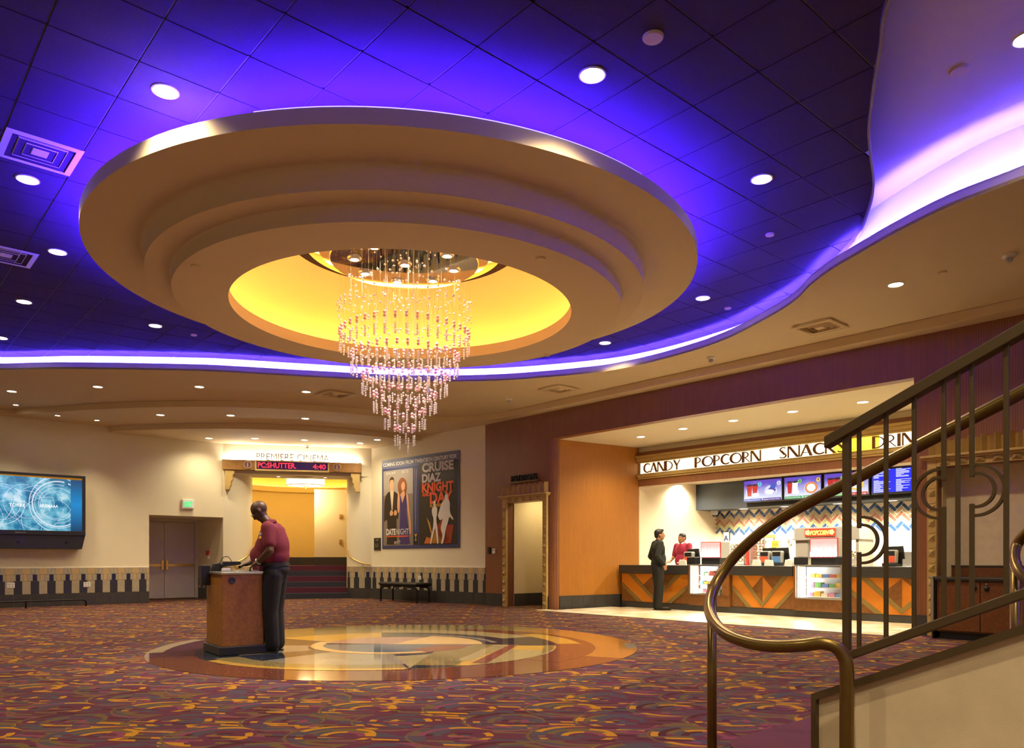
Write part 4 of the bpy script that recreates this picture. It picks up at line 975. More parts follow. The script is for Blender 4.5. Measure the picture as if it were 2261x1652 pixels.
def showcase(u0, u1, label):
    t = thing('candy_case', label, 'display case', tuple(Fw.P((u0 + u1) / 2, VF, .37)), 0, 'lit glass candy cases in the counter')
    MB().box(Fw, u0, u1, VF + .33, VF + .36, .38, ZCT - .02).build('back_panel', M['white'], t)
    MB().box(Fw, u0, u1, VF - .06, VF + .36, .355, .38).build('floor_plate', M['steel'], t); MB().box(Fw, u0 - .02, u1 + .02, VF - .09, VF + .45, ZCT + .0, ZCT + .022).build('top_plate', M['steel'], t)
    for a in (u0, u1 - .03): MB().box(Fw, a, a + .03, VF - .065, VF - .035, .38, ZCT).build('corner_post', M['steel'], t)
    MB().box(Fw, u0 + .03, u1 - .03, VF - .058, VF - .052, .38, ZCT).build('glass_pane', M['glass'], t)
    MB().box(Fw, u0 + .04, u0 + .11, VF + .02, VF + .08, .39, ZCT - .02).build('light_tube', emit('case_tube_' + label[:8], (.86, .97, 1.0), 45), t)
    for k, zz in enumerate((.40, .57, .75)):
        sh = MB().box(Fw, u0 + .10, u1 - .01, VF + .0 + .03 * k, VF + .33, zz - .012, zz).build('shelf', M['white'], t)
        n = 5
        for i in range(n):
            a = u0 + .15 + (u1 - u0 - .2) * i / n; ww_ = (u1 - u0 - .2) / n * .9
            c = tag(MB().box(Fw, a, a + ww_, VF + .06 + .03 * k, VF + .2 + .03 * k, zz + .0005, zz + .05 + .05 * random.random()).build('candy_box', random.choice(CAND), None, bevel=.004), f'{ORD[i]} candy box on the {["bottom", "middle", "top"][k]} shelf of the {"left" if u0 < 6 else "wider right"} lit case', 'candy box', 'candy boxes in the lit cases')
    return t
showcase(uc1a, uc1b, 'narrower lit glass candy case set in the counter behind the curved handrail'); showcase(uc2a, uc2b, 'wider lit glass candy case in the counter under the popcorn machine')

# things on the counter
def uat(px, v=2.2): return Fw.at(px, v)
def register(px, label, side=1):
    v = 2.25; u = uat(px, v); t = thing('cash_register', label, 'cash register', tuple(Fw.P(u, v, ZCT)), 0, 'registers on the counter')
    MB().box(Fw, u - .115, u + .115, v - .1, v + .22, ZCT + .002, ZCT + .06).build('base', M['charcoal'], t, bevel=.01)
    MB().slab(Fw, [(u - .10, ZCT + .06), (u + .10, ZCT + .06), (u + .11, ZCT + .27), (u + .09, ZCT + .29), (u - .09, ZCT + .29), (u - .11, ZCT + .27)], v - .05, v + .06).build('customer_display', M['silver'], t, bevel=.008)
    MB().box(Fw, u - .085, u + .085, v - .054, v - .05, ZCT + .19, ZCT + .27).build('display_glass', M['black'], t)
    MB().box(Fw, u - .085, u + .085, v - .054, v - .05, ZCT + .07, ZCT + .185).build('advert_card', CAND[0] if side > 0 else CAND[4], t)
    MB().slab(Fw, [(u - .10, ZCT + .12), (u + .19, ZCT + .13), (u + .16, ZCT + .36), (u - .13, ZCT + .35)], v + .10, v + .14).build('operator_screen', M['black'], t, bevel=.006)
    MB().box(Fw, u + .08, u + .16, v + .07, v + .10, ZCT + .05, ZCT + .25).build('screen_arm', M['blackm'], t)
register(1522, 'cash register with tilted black screen in front of the cashier'); register(1690, 'left of two grey cash registers side by side near the counter middle'); register(1717, 'right of two grey cash registers side by side near the counter middle', -1); register(1967, 'cash register seen between the rail bars at the counter right end')
def litbox(px0, px1, z0, z1, label):
    v = 2.05; u0, u1 = uat(px0, v), uat(px1, v); t = thing('drink_dispenser', label, 'drink dispenser', tuple(Fw.P((u0 + u1) / 2, v, z0)), 0, 'lit drink dispensers on the candy cases')
    MB().box(Fw, u0 + .02, u1 - .02, v, v + .30, z0, z0 + .13).build('base', M['black'], t, bevel=.008)
    MB().box(Fw, u0, u1, v + .02, v + .34, z0 + .13, z1).build('body', M['silver'], t, bevel=.008)
    e = screenmat('dispenser_front', lin(255, 175, 165), lin(255, 252, 246), 1.4)
    MB().box(Fw, u0, u1, v + .004, v + .02, z0 + .13, z1).build('red_frame', M['reda'], t)
    fp = panel('lit_front', Fw, u0 + .015, u1 - .015, v + .0, z0 + .15, z1 - .015, e, t)
    for i in range(6):
        a = u0 + .04 + (u1 - u0 - .08) * i / 5; MB().lathe([(.001, .19), (.012, .19), (.016, .12), (.032, .08), (.032, 0), (.001, 0)], tuple(Fw.P(a, v - .012, z0 + .145)), 10).build('bottle_picture', SC_['white'], t, smooth=True)
litbox(1547, 1591, ZCT + .023, ZCT + .49, 'lit red framed drink dispenser on the left candy case'); litbox(1788, 1850, ZCT + .023, ZCT + .52, 'lit red framed drink dispenser before the popcorn machine')
for px, lb, w in ((1531, 'black napkin box at left end of the left candy case', .22), (1768, 'black napkin box left of the right drink dispenser', .20), (1859, 'black napkin box right of the drink dispenser, behind the rail post', .18)):
    v = 2.0 if px > 1600 else 1.98; u = uat(px, v); t = thing('napkin_box', lb, 'napkin box', tuple(Fw.P(u, v, ZCT + .023)), 0, 'black napkin boxes on the counter')
    MB().box(Fw, u - w / 2, u + w / 2, v - .08, v + .10, ZCT + .023, ZCT + .17).build('case', M['black'], t, bevel=.012); MB().box(Fw, u - w / 2 + .02, u + w / 2 - .02, v - .06, v + .08, ZCT + .17, ZCT + .178).build('lid', M['steel'], t)
for px, lb in ((1668, 'white paper stack left of the two registers'), (1695, 'white paper stack in front of the paired registers'), (1740, 'small printed card stand right of the paired registers'), (1505, 'loose white papers beside the standing customer')):
    v = 2.0; u = uat(px, v); tag(MB().slab(Fw, [(u - .08, ZCT), (u + .10, ZCT), (u + .08, ZCT + .11), (u - .06, ZCT + .12)], v, v + .06).build('paper_stack', M['whitep']), lb, 'paper')
# back counter and equipment
bc = thing('back_counter', 'low back counter along the rear wall behind the registers', 'counter', tuple(Fw.P(6.5, 5.1, 0)))
MB().box(Fw, 3.6, 9.74, 4.75, 5.555, .0, .90).build('body', M['brownl'], bc); MB().box(Fw, 3.58, 9.74, 4.70, 5.555, .90, .94).build('top', M['steel'], bc)
v = 4.8
def uu(px): return Fw.at(px, v)
def gcase(px0, px1, h, label, col):
    u0, u1 = uu(px0), uu(px1); t = thing('food_warmer', label, 'food warmer', tuple(Fw.P((u0 + u1) / 2, v, .94)), 0, 'glass food warmers on the back counter')
    for a in (u0, u1 - .03):
        for b in (v, v + .45): MB().box(Fw, a, a + .03, b, b + .03, .94, .94 + h).build('corner_post', M['steel'], t)
    MB().box(Fw, u0, u1, v - .01, v + .49, .94 + h, 1.02 + h).build('hood', col, t, bevel=.006); MB().box(Fw, u0, u1, v, v + .48, .94, .98).build('base', M['steel'], t)
    MB().box(Fw, u0 + .03, u1 - .03, v + .002, v + .008, .98, .94 + h).build('glass_pane', M['glass'], t)
    for k in range(4):
        zz = 1.02 + (h - .1) * k / 4; s = MB().box(Fw, u0 + .03, u1 - .03, v + .03, v + .45, zz, zz + .008).build('rack', M['steel'], t)
        for i in range(4):
            q = Fw.P(u0 + .09 + (u1 - u0 - .18) * i / 3, v + .14, zz + .06)
            MB().tube([q + Vector((Fw.u.x, Fw.u.y, 0)) * .045 * math.cos(a) + Vector((0, 0, .045 * math.sin(a))) for a in [2 * PI * j / 12 for j in range(12)]], .014, 6, True).build('pretzel', CAND[1] if (i + k) % 2 else M['oak'], s, smooth=True)
gcase(1603, 1644, .52, 'white topped glass pretzel warmer left of the red strip', M['white']); gcase(1654, 1688, .66, 'taller glass pretzel warmer right of the red strip', M['oak'])
tag(MB().box(Fw, uu(1646), uu(1652), v, v + .4, .94, 1.5).build('cup_tower', M['reda'], None, bevel=.01), 'narrow red upright cup holder between the two pretzel warmers', 'cup holder')
cbx = thing('candy_carton', 'small yellow and orange carton on top of the registers area', 'carton', tuple(Fw.P(uu(1711), v, .94)))
MB().box(Fw, uu(1704), uu(1719), v, v + .15, .941, 1.53).build('carton', M['white'], cbx); MB().box(Fw, uu(1704), uu(1719), v - .004, v, 1.36, 1.52).build('front_print', CAND[1], cbx)
text('CRISPS', Fw, uu(1705), v - .006, 1.40, .09, CAND[0], cbx, width=uu(1718) - uu(1705), depth=.001, shear=.2)
pmh = thing('popcorn_machine', 'large grey popcorn machine with red neon sign behind the counter', 'popcorn machine', tuple(Fw.P(uu(1825), v, .94)))
u0, u1 = uu(1756), uu(1896)
MB().box(Fw, u0, u1, v + .02, v + .70, .94, 1.10).build('base', M['pgrey'], pmh)
MB().box(Fw, u0 - .02, u1 + .02, v - .02, v + .72, 1.56, 1.80).build('header', M['pgrey'], pmh, bevel=.008); MB().box(Fw, u0 - .04, u1 + .04, v - .05, v + .72, 1.52, 1.57).build('header_lip', M['pgrey'], pmh)
MB().box(Fw, u0, u0 + .30, v, v + .70, 1.10, 1.54).build('side_cabinet', M['pgrey'], pmh, bevel=.006)
MB().box(Fw, u1 - .06, u1, v, v + .70, 1.10, 1.54).build('end_panel', M['pgrey'], pmh)
MB().box(Fw, u0 + .3, u1 - .06, v + .66, v + .70, 1.10, 1.54).build('lit_back', emit('popper_interior', (1, .9, .6), 1.6), pmh)
MB().box(Fw, u0 + .3, u1 - .06, v + .005, v + .012, 1.10, 1.54).build('glass_pane', M['glass'], pmh)
pc = MB()
for k in range(240):
    pc.ell(tuple(Fw.P(u0 + .34 + (u1 - u0 - .46) * random.random(), v + .05 + .55 * random.random(), 1.12 + .16 * random.random())), .022, 6, 4)
tag(pc.build('popcorn', mat('popped_corn', (.85, .68, .30), .8), pmh), kind='stuff')
sx0 = Fw.at(1778, v - .03); sx1 = Fw.at(1844, v - .03)
sn = MB().box(Fw, sx0, sx1, v - .050, v - .024, 1.60, 1.77).build('sign_box', emit('red_neon_box', (1, .05, .015), 1.3, (.25, .01, .005)), pmh)
text('POPCORN', Fw, sx0 + .13, v - .056, 1.63, .14, emit('yellow_neon', (1, .62, .12), 2.2, (.3, .2, .02)), sn, width=sx1 - sx0 - .26, shear=.25, bold=.004)
for sx in (sx0 + .07, sx1 - .07):
    q = Fw.P(sx, v - .05, 1.685); m = MB()
    for a in range(5): m.ell(q + Vector((Fw.u.x, Fw.u.y, 0)) * .035 * math.cos(a * 1.257) + Vector((0, 0, .035 * math.sin(a * 1.257))), .028, 8, 6)
    m.build('popcorn_emblem', emit('yellow_neon_puff', (1, .6, .2), 2.0, (.3, .2, .02)), sn, smooth=True)
tag(MB().box(Fw, uu(1985), uu(2010), v + .1, v + .5, .941, 1.25).build('ice_bin', M['steel'], None, bevel=.01), 'steel bin on the back counter at the right end', 'bin')
for px, lb in ((1742, 'grey wall telephone holder left of the popcorn machine'), (1905, 'small grey hanging sign right of the popcorn machine')):
    u = Fw.at(px, 5.5); t = thing('wall_holder', lb, 'wall holder', tuple(Fw.P(u, 5.5, 1.4))); MB().slab(Fw, [(u - .05, 1.45), (u + .05, 1.45), (u + .05, 1.62), (u, 1.72), (u - .05, 1.62)], 5.50, 5.568).build('plate', M['silver'], t); MB().box(Fw, u - .03, u + .03, 5.47, 5.50, 1.50, 1.58).build('holder', M['steel'], t)

# ------------------------------------------------------------------ left wall: television, exit sign, outlets, foot rail
tv = thing('television', 'large wall mounted black television showing blue rings, above a black speaker box', 'television', tuple(Fl.P(.2, -.3, 1.3)))
ta0, ta1 = -1.05, 1.443; tz0, tz1 = HC + .56, HC + 1.95; tb = -.30
MB().box(Fl, ta0, ta1, tb, tb + .10, tz0, tz1).build('case', M['black'], tv, bevel=.012)
for x0, x1, y0, y1 in ((ta0, ta1, tz1 - .06, tz1), (ta0, ta1, tz0, tz0 + .10), (ta0, ta0 + .07, tz0 + .10, tz1 - .06), (ta1 - .07, ta1, tz0 + .10, tz1 - .06)):
    MB().box(Fl, x0, x1, tb - .02, tb, y0, y1).build('bezel', M['black'], tv, bevel=.004)
n = NT('television_picture'); x, y, _ = n.sep(n.uv()); asp = (ta1 - ta0 - .14) / (tz1 - tz0 - .16); xa = n.math('MULTIPLY', x, asp)
tot = None
for cx_, cy_, r_, w_ in ((1.50, .50, .30, .007), (1.50, .50, .36, .006), (1.52, .52, .47, .010), (1.48, .48, .25, .005), (.98, .50, .33, .006), (1.02, .47, .25, .006), (.62, .46, .36, .009), (.62, .48, .30, .006), (.35, .5, .45, .008), (1.2, .42, .40, .005), (1.25, .5, .20, .005), (1.35, .2, .42, .006), (.8, .1, .45, .006), (.3, .2, .35, .006), (1.6, .5, .55, .012), (1.52, .5, .42, .022)):
    dx = n.math('SUBTRACT', xa, cx_); dy = n.math('SUBTRACT', y, cy_); d = n.math('SQRT', n.math('ADD', n.math('MULTIPLY', dx, dx), n.math('MULTIPLY', dy, dy)))
    k = n.math('LESS_THAN', n.math('ABSOLUTE', n.math('SUBTRACT', d, r_)), w_ * .5)
    k = n.math('MULTIPLY', k, n.math('GREATER_THAN', n.noise(n.comb(n.math('MULTIPLY', n.math('ARCTAN2', dy, dx), .5), r_ * 40), 2.2, 1.0), .40))
    tot = k if tot is None else n.math('MAXIMUM', tot, k)
bg = n.ramp(n.noise(n.comb(xa, y), 2.6, 4.0, .6), [(.25, lin(0, 60, 110)), (.42, lin(20, 120, 165)), (.54, lin(110, 190, 215)), (.66, lin(215, 238, 245))])
bg = n.mix(n.math('GREATER_THAN', x, .90), bg, n.mix(n.math('ABSOLUTE', n.math('MULTIPLY', n.math('SUBTRACT', y, .5), 2.0)), lin(20, 140, 210), lin(0, 62, 105)))
tot = n.math('MULTIPLY', tot, n.math('LESS_THAN', x, .90))
bg = n.mix(n.math('MULTIPLY', tot, .85), bg, lin(232, 244, 255)); bg = n.mix(n.math('GREATER_THAN', n.math('ADD', y, n.math('MULTIPLY', x, .02)), .985), bg, lin(165, 110, 20))
n.base((.01, .01, .01)); n.put(n.b.inputs['Emission Color'], bg); n.b.inputs['Emission Strength'].default_value = .95; n.set(Roughness=.12)
scr = panel('screen', Fl, ta0 + .07, ta1 - .07, tb - .004, tz0 + .10, tz1 - .06, n.m, tv)
tvt = emit('television_caption', lin(235, 240, 255), .9)
text('TORRE', Fl, -.62 + .55, tb - .008, tz0 + .62, .10, tvt, scr, 'caption', width=.30, depth=.001)
text('ODDEAAA', Fl, .52, tb - .008, tz0 + .63, .09, tvt, scr, 'caption', width=.36, depth=.001)
text('Panasonic', Fl, .05, tb - .024, tz0 + .035, .045, M['silver'], tv, 'badge', width=.20, depth=.001)
MB().slab(Fl, [(0, 0)] * 0 or [(ta0, tz0), (ta0 + .06, tz0 - .315), (ta1 - .07, tz0 - .315), (ta1, tz0)], tb + .0, -.001).build('speaker_box', M['black'], tv, bevel=.006)
for a in (.10, 1.05): fromM('cable_port', MB().lathe([(.001, .004), (.03, .004), (.034, 0)], (0, 0, 0), 16), Fl.M(a, tb - .001, tz0 - .16), M['blackm'], tv)
ex = thing('exit_sign', 'white box exit sign with green letters above the lavender double doors', 'sign', tuple(Fl.P(3.7, -.04, 2.35)))
e0, e1 = Fl.at(402, -.06), Fl.at(429, -.06); yz = (e0 * Fl.u.y + Fl.o.y); Ye = Fl.P((e0 + e1) / 2, 0).y
ez0, ez1 = HC + (YH - 1124) * Ye / F, HC + (YH - 1103) * Ye / F
MB().box(Fl, e0, e1, -.075, -.001, ez0, ez1).build('case', M['white'], ex, bevel=.012)
MB().box(Fl, e0 + .03, e1 - .03, -.079, -.075, ez0 + .03, ez1 - .03).build('face', emit('exit_face', (.75, 1, .75), .10), ex)
text('EXIT', Fl, e0 + .055, -.086, ez0 + .055, (ez1 - ez0) * .72, emit('exit_green', (.03, .80, .20), 1.3, (.02, .2, .05)), ex, width=(e1 - e0) - .11, bold=.004)
for px, py, lb in ((24, 1293, 'white double wall outlet on the tiles under the television'), (192, 1291, 'white double wall outlet on the tiles right of the television')):
    a = Fl.at(px, -.02); Y = Fl.P(a, -.02).y; zz = HC - (py - YH) * Y / F; t = thing('wall_outlet', lb, 'outlet', tuple(Fl.P(a, -.02, zz)), 0, 'wall outlets')
    MB().box(Fl, a - .075, a + .075, -.028, -.018, zz - .06, zz + .06).build('plate', M['white'], t, bevel=.004)
    for s in (-.03, .03):
        for k in (-.025, .025): MB().box(Fl, a + s - .015, a + s + .015, -.031, -.028, zz + k - .014, zz + k + .014).build('socket', M['silver'], t)
a = LQ * .52; t = thing('wall_outlet', 'white wall outlet on the tiles above the black bench', 'outlet', tuple(Fq.P(2.0, -.02, .62)), 0, 'wall outlets')
MB().box(Fq, 2.0, 2.12, -.028, -.018, .56, .66).build('plate', M['white'], t, bevel=.004); MB().box(Fq, 2.04, 2.08, -.031, -.028, .58, .64).build('socket', M['silver'], t)
fr_ = thing('foot_rail', 'low black metal foot rail on the carpet below the television', 'rail', tuple(Fl.P(.3, -.6, 0)))
ra1 = Fl.at(190, -.55)
MB().tube([Fl.P(-2.2, -.55, .16), Fl.P(ra1 - .10, -.55, .16), Fl.P(ra1 - .03, -.55, .145), Fl.P(ra1, -.55, .10), Fl.P(ra1, -.55, 0)], .022, 8).build('rail', M['blackm'], fr_, smooth=True)
for a in (-1.2, Fl.at(57, -.55)): MB().tube([Fl.P(a, -.55, 0), Fl.P(a, -.55, .15)], .02, 8).build('post', M['blackm'], fr_, smooth=True)
al = thing('fire_alarm', 'small red and white fire alarm on the alcove side wall', 'alarm', tuple(Fl.P(LW - .02, 1.2, 1.2)))
MB().prism([tuple(Fl.P(LW - .05, .95))[:2], tuple(Fl.P(LW - .002, .95))[:2], tuple(Fl.P(LW - .002, 1.07))[:2], tuple(Fl.P(LW - .05, 1.07))[:2]], 1.1, 1.26).build('pull_box', M['white'], al); MB().box(Fl, LW - .07, LW - .03, .94, 1.08, 1.20, 1.32).build('red_lever', M['reda'], al)

# ------------------------------------------------------------------ portal: beam, brackets, letters, red sign, lamp, handrails
pb = thing('portal_beam', 'golden oak beam with round plaques spanning the bright cinema portal', 'beam', tuple(Fp.P(1.8, -.1, 3.5)))
zb0, zb1 = HC + 2.375, HC + 2.645
MB().box(Fp, .0, 3.60, -.20, -.01, zb0, zb1).build('beam', M['oak'], pb, bevel=.01)
MB().box(Fp, .0, 3.60, -.20, -.012, zb1 + .03, zb1 + .036).v
MB().tube([Fp.P(.08, -.09, zb1 + .03), Fp.P(3.52, -.09, zb1 + .03)], .018, 8).build('uplight_tube', M['uplight'], pb)
for a in (Fp.at(547, -.21), Fp.at(744, -.21)):
    d = fromM('round_plaque', MB().lathe([(.001, .02), (.085, .02), (.09, .03), (.105, .03), (.11, 0)], (0, 0, 0), 24), Fp.M(a, -.20, (zb0 + zb1) / 2), M['gold'], pb, True)
    fromM('plaque_face', MB().lathe([(.001, .022), (.085, .022)], (0, 0, 0), 24), Fp.M(a, -.20, (zb0 + zb1) / 2), mat('plum_enamel', (.16, .07, .13), .4), d)
    MB().box(Fp, a - .014, a + .014, -.235, -.222, (zb0 + zb1) / 2 - .06, (zb0 + zb1) / 2 + .06).build('plaque_bar', M['gold'], d)
for s, a0 in ((1, .06), (-1, 3.56)):
    m = MB().slab(Fp, [(a0, zb0), (a0 + s * .24, zb0), (a0 + s * .24, zb0 - .10), (a0 + s * .20, zb0 - .14), (a0 + s * .20, zb0 - .26), (a0 + s * .16, zb0 - .30), (a0 + s * .16, zb0 - .40), (a0 + s * .12, zb0 - .46), (a0 + s * .12, zb0 - .52), (a0, zb0 - .52)], -.16, -.004)
    m.build('bracket', M['tilegold'] if False else M['gold'], pb, bevel=.006)
ls = thing('showtime_sign', 'black message sign with glowing red dot letters on the portal beam', 'sign', tuple(Fp.P(1.8, -.25, 3.45)))
l0, l1 = Fp.at(563, -.27), Fp.at(727, -.27)
MB().box(Fp, l0, l1, -.27, -.203, zb0 - .02, zb1 + .0).build('frame', M['gold'], ls, bevel=.006); MB().box(Fp, l0 + .04, l1 - .04, -.276, -.27, zb0 + .03, zb1 - .035).build('display', mat('dark_plum_display', (.03, .01, .05), .2), ls)
redl = emit('red_dot_letters', (1.0, .03, .06), 1.5, (.08, .0, .0))
text('PC:SHUTTER.', Fp, l0 + .07, -.282, zb0 + .065, .20, redl, ls, width=.98, depth=.001, bold=.004); text('4:40', Fp, l1 - .43, -.282, zb0 + .065, .18, redl, ls, width=.34, depth=.001, bold=.004)
pl = thing('portal_letters', 'tall thin pale letters standing over the red message sign', 'lettering', tuple(Fp.P(1.8, -.15, zb1)))
text('PREMIERE CINEMA', Fp, Fp.at(566, -.18), -.18, zb1 + .005, .27, mat('pale_metal_letters', (.34, .31, .26), .5), pl, width=Fp.at(727, -.18) - Fp.at(566, -.18), depth=.012)
dl = thing('drum_pendant', 'glowing white drum pendant lamp inside the portal rotunda', 'pendant lamp', (cR.x + .1, cR.y, 3.3))
cc_ = (cR.x + .1, cR.y)
MB().lathe([(.55, 3.36), (.57, 3.36), (.57, 3.60), (.55, 3.60)], cc_, 40).build('shade', emit('drum_shade_glow', (1, .86, .55), 2.6), dl, smooth=True)
for zz in (3.355, 3.60): MB().tube([Vector((cc_[0] + .575 * math.cos(a), cc_[1] + .575 * math.sin(a), zz)) for a in [2 * PI * i / 40 for i in range(40)]], .012, 6, True).build('hoop', M['brass'], dl, smooth=True)
MB().lathe([(.001, 3.37), (.55, 3.37)], cc_, 32).build('diffuser', emit('drum_diffuser_glow', (1, .85, .5), 3.0), dl)
MB().lathe([(.001, 3.26), (.03, 3.29), (.05, 3.33), (.14, 3.36)], cc_, 20).build('finial', M['brass'], dl, smooth=True); MB().tube([(cc_[0], cc_[1], 3.36), (cc_[0], cc_[1], 3.9)], .015, 8).build('stem', M['brass'], dl)
ld = bpy.data.lights.new('lamp', 'POINT'); ld.energy = 72; ld.color = (1, .74, .36); ld.shadow_soft_size = .25; lo = bpy.data.objects.new('lamp', ld); C.objects.link(lo); lo.parent = dl; lo.location = (0, 0, -.25)
for sgn, lb in ((1, 'curved brass handrail on the left side of the portal steps'), (-1, 'curved brass handrail on the right side of the portal steps')):
    t = thing('brass_handrail', lb, 'handrail', tuple(Fp.P(.3 if sgn > 0 else LP - .3, .2, 0)), 0, 'handrails at the portal steps')
    pts = []
    for i in range(15):
        s = .02 + .98 * i / 14; p, nn = arcf(sgn)(s); q = p + nn * .07; zz = .93 + .10 * s + .50 * (s / 1.0) ** 2.0; pts.append(Vector((q.x, q.y, zz)))
    MB().tube(pts, .020, 8).build('rail', M['brass'], t, smooth=True)
    for i in (3, 8, 12):
        p, nn = arcf(sgn)(.02 + .98 * i / 14); MB().tube([Vector((p.x, p.y, pts[i].z - .05)), Vector((pts[i].x, pts[i].y, pts[i].z - .05)), pts[i]], .008, 6).build('bracket', M['brass'], t, smooth=True)
for px, zz, lb in ((752, 2.45, 'small brass fitting high on the pale partition in the portal'), (752, 1.65, 'small brass hook low on the pale partition in the portal')):
    a = Fp.at(px, 3.39); t = thing('wall_fitting', lb, 'wall fitting', tuple(Fp.P(a, 3.39, zz))); MB().box(Fp, a - .04, a + .04, 3.36, 3.399, zz - .07, zz + .07).build('plate', M['brass'], t, bevel=.006); MB().ell(tuple(Fp.P(a, 3.35, zz)), .022, 10, 6).build('knob', M['brass'], t, smooth=True)

# ------------------------------------------------------------------ poster, plaque, bench
po = thing('film_poster', 'huge double film poster with a navy border on the cream wall over the bench', 'poster', tuple(Fq.P(2, -.03, 1.4)))
p0, p1 = Fq.at(843, -.03), Fq.at(1014, -.03); pw = p1 - p0; pz0, pz1 = 1.375, 3.78; ph = pz1 - pz0
PM = {k: mat('print_' + k, c, .4, var=.05, sc=3) for k, c in dict(navy=lin(52, 58, 110), band=lin(92, 98, 128), grey=lin(128, 116, 104), lgrey=lin(160, 150, 140), night=lin(42, 34, 26), white=lin(225, 220, 215), silver=lin(190, 180, 185), red=lin(228, 92, 50), suit=lin(40, 30, 27), skin=lin(214, 160, 120), hair=lin(75, 48, 32), auburn=lin(140, 84, 52), blue=lin(62, 46, 110), shirt=lin(215, 195, 160), fire=lin(205, 110, 30), ember=lin(160, 50, 28), gold=lin(205, 150, 40), black=lin(20, 18, 18)).items()}
MB().box(Fq, p0, p1, -.02, -.002, pz0, pz1).build('sheet', PM['navy'], po)
def pr(pts, c, lay, nm='print'):
    return MB().slab(Fq, [(p0 + x * pw, pz0 + y * ph) for x, y in pts], -.021 - .0012 * lay, -.0195).build(nm, PM[c], po)
def rc(x0, y0, x1, y1): return [(x0, y0), (x1, y0), (x1, y1), (x0, y1)]
def wob(pts): return [tuple(p) for p in crom([Vector(p) for p in pts + [pts[0]]], 4)][:-1]
pr(rc(0, .90, 1, 1), 'band', 1, 'title_band'); pr(rc(.02, .035, .425, .875), 'grey', 1, 'left_picture'); pr(rc(.02, .60, .425, .875), 'lgrey', 1.3, 'left_sky'); pr(rc(.50, .035, .975, .91), 'night', 1, 'right_picture')
for x in (.443, .468): pr([(x, .86), (x + .006, .86), (.459, .19), (.456, .19)], 'lgrey', 2, 'searchlight')
pr(rc(.436, .04, .486, .16), 'black', 2, 'emblem'); pr([(.443, .155), (.480, .155), (.463, .12), (.470, .08), (.452, .08), (.459, .12)], 'gold', 3, 'emblem_tower')
# left picture: man in a dark suit, woman in a violet gown
pr(wob([(.03, .30), (.035, .52), (.065, .61), (.115, .645), (.165, .64), (.225, .59), (.235, .45), (.225, .33), (.205, .32), (.21, .075), (.205, .048), (.075, .048), (.07, .075), (.075, .31)]), 'suit', 2, 'suit_figure')
pr([(.115, .64), (.125, .67), (.16, .66), (.165, .63), (.148, .43), (.138, .43)], 'shirt', 3, 'shirt'); pr(wob([(.112, .71), (.118, .67), (.140, .64), (.160, .67), (.166, .72), (.158, .77), (.120, .77)]), 'skin', 4, 'face'); pr(wob([(.108, .73), (.112, .78), (.140, .802), (.166, .785), (.170, .735), (.160, .765), (.120, .765)]), 'hair', 5, 'hair')
for x in (.11, .165): pr(wob([(x, .40), (x + .02, .43), (x + .045, .41), (x + .04, .375), (x + .01, .37)]), 'skin', 4, 'hand')
pr(wob([(.242, .08), (.250, .30), (.255, .45), (.235, .55), (.27, .61), (.335, .60), (.355, .53), (.34, .42), (.36, .25), (.38, .08), (.375, .048), (.25, .048)]), 'blue', 4, 'gown')
pr([(.255, .60), (.285, .50), (.325, .60), (.31, .66), (.28, .66)], 'skin', 5, 'neck'); pr(wob([(.335, .60), (.36, .58), (.375, .45), (.395, .30), (.40, .18), (.385, .16), (.375, .28), (.352, .44)]), 'skin', 5, 'arm'); pr(wob([(.225, .62), (.235, .64), (.25, .55), (.245, .42), (.225, .40), (.215, .48)]), 'skin', 5, 'arm')
pr(wob([(.225, .66), (.225, .72), (.26, .775), (.305, .775), (.34, .72), (.34, .64), (.32, .60), (.30, .64), (.25, .59)]), 'auburn', 5, 'hair'); pr(wob([(.268, .70), (.275, .655), (.296, .635), (.315, .66), (.318, .71), (.295, .735)]), 'skin', 6, 'face')
# right picture: two white silhouettes over a burst of paint
for pts, c in (([(.57, .05), (.60, .12), (.66, .10), (.68, .22), (.75, .18), (.80, .28), (.83, .16), (.90, .14), (.86, .05)], 'fire'), ([(.72, .05), (.74, .24), (.82, .34), (.84, .24), (.93, .24), (.90, .05)], 'ember'), ([(.64, .05), (.66, .16), (.72, .17), (.76, .12), (.84, .12), (.80, .05)], 'gold'), ([(.60, .33), (.64, .27), (.67, .16), (.655, .16)], 'gold')): pr(pts, c, 2, 'paint_burst')
pr(wob([(.675, .35), (.67, .40), (.68, .43), (.695, .435), (.69, .47), (.70, .50), (.715, .49), (.715, .44), (.735, .42), (.735, .36), (.725, .30), (.74, .20), (.75, .06), (.735, .055), (.72, .18), (.705, .20), (.665, .06), (.65, .06), (.685, .22), (.69, .31)]), 'white', 9, 'silhouette')
pr(wob([(.745, .34), (.775, .43), (.80, .48), (.825, .505), (.828, .54), (.848, .565), (.868, .54), (.866, .51), (.888, .47), (.89, .39), (.90, .35), (.93, .30), (.92, .29), (.885, .32), (.865, .26), (.84, .19), (.81, .06), (.785, .05), (.80, .13), (.78, .20), (.80, .30), (.77, .29)]), 'white', 9, 'silhouette')
def ptx(s, x, y, w, size, c, bold=.0, **k): text(s, Fq, p0 + x * pw, -.030, pz0 + y * ph, size, PM[c], po, width=w * pw, depth=.0008, bold=bold, **k)
ptx('COMING SOON FROM TWENTIETH CENTURY FOX', .02, .925, .95, .13, 'white', .004); ptx('steve carell', .06, .83, .13, .14, 'white'); ptx('tina fey', .28, .83, .09, .14, 'white')
ptx('DATE', .065, .155, .13, .22, 'white', .012); ptx('NIGHT', .205, .155, .165, .22, 'white', 0); pr(rc(.065, .13, .37, .142), 'red', 7, 'red_rule'); ptx('april 9', .175, .055, .08, .14, 'white')
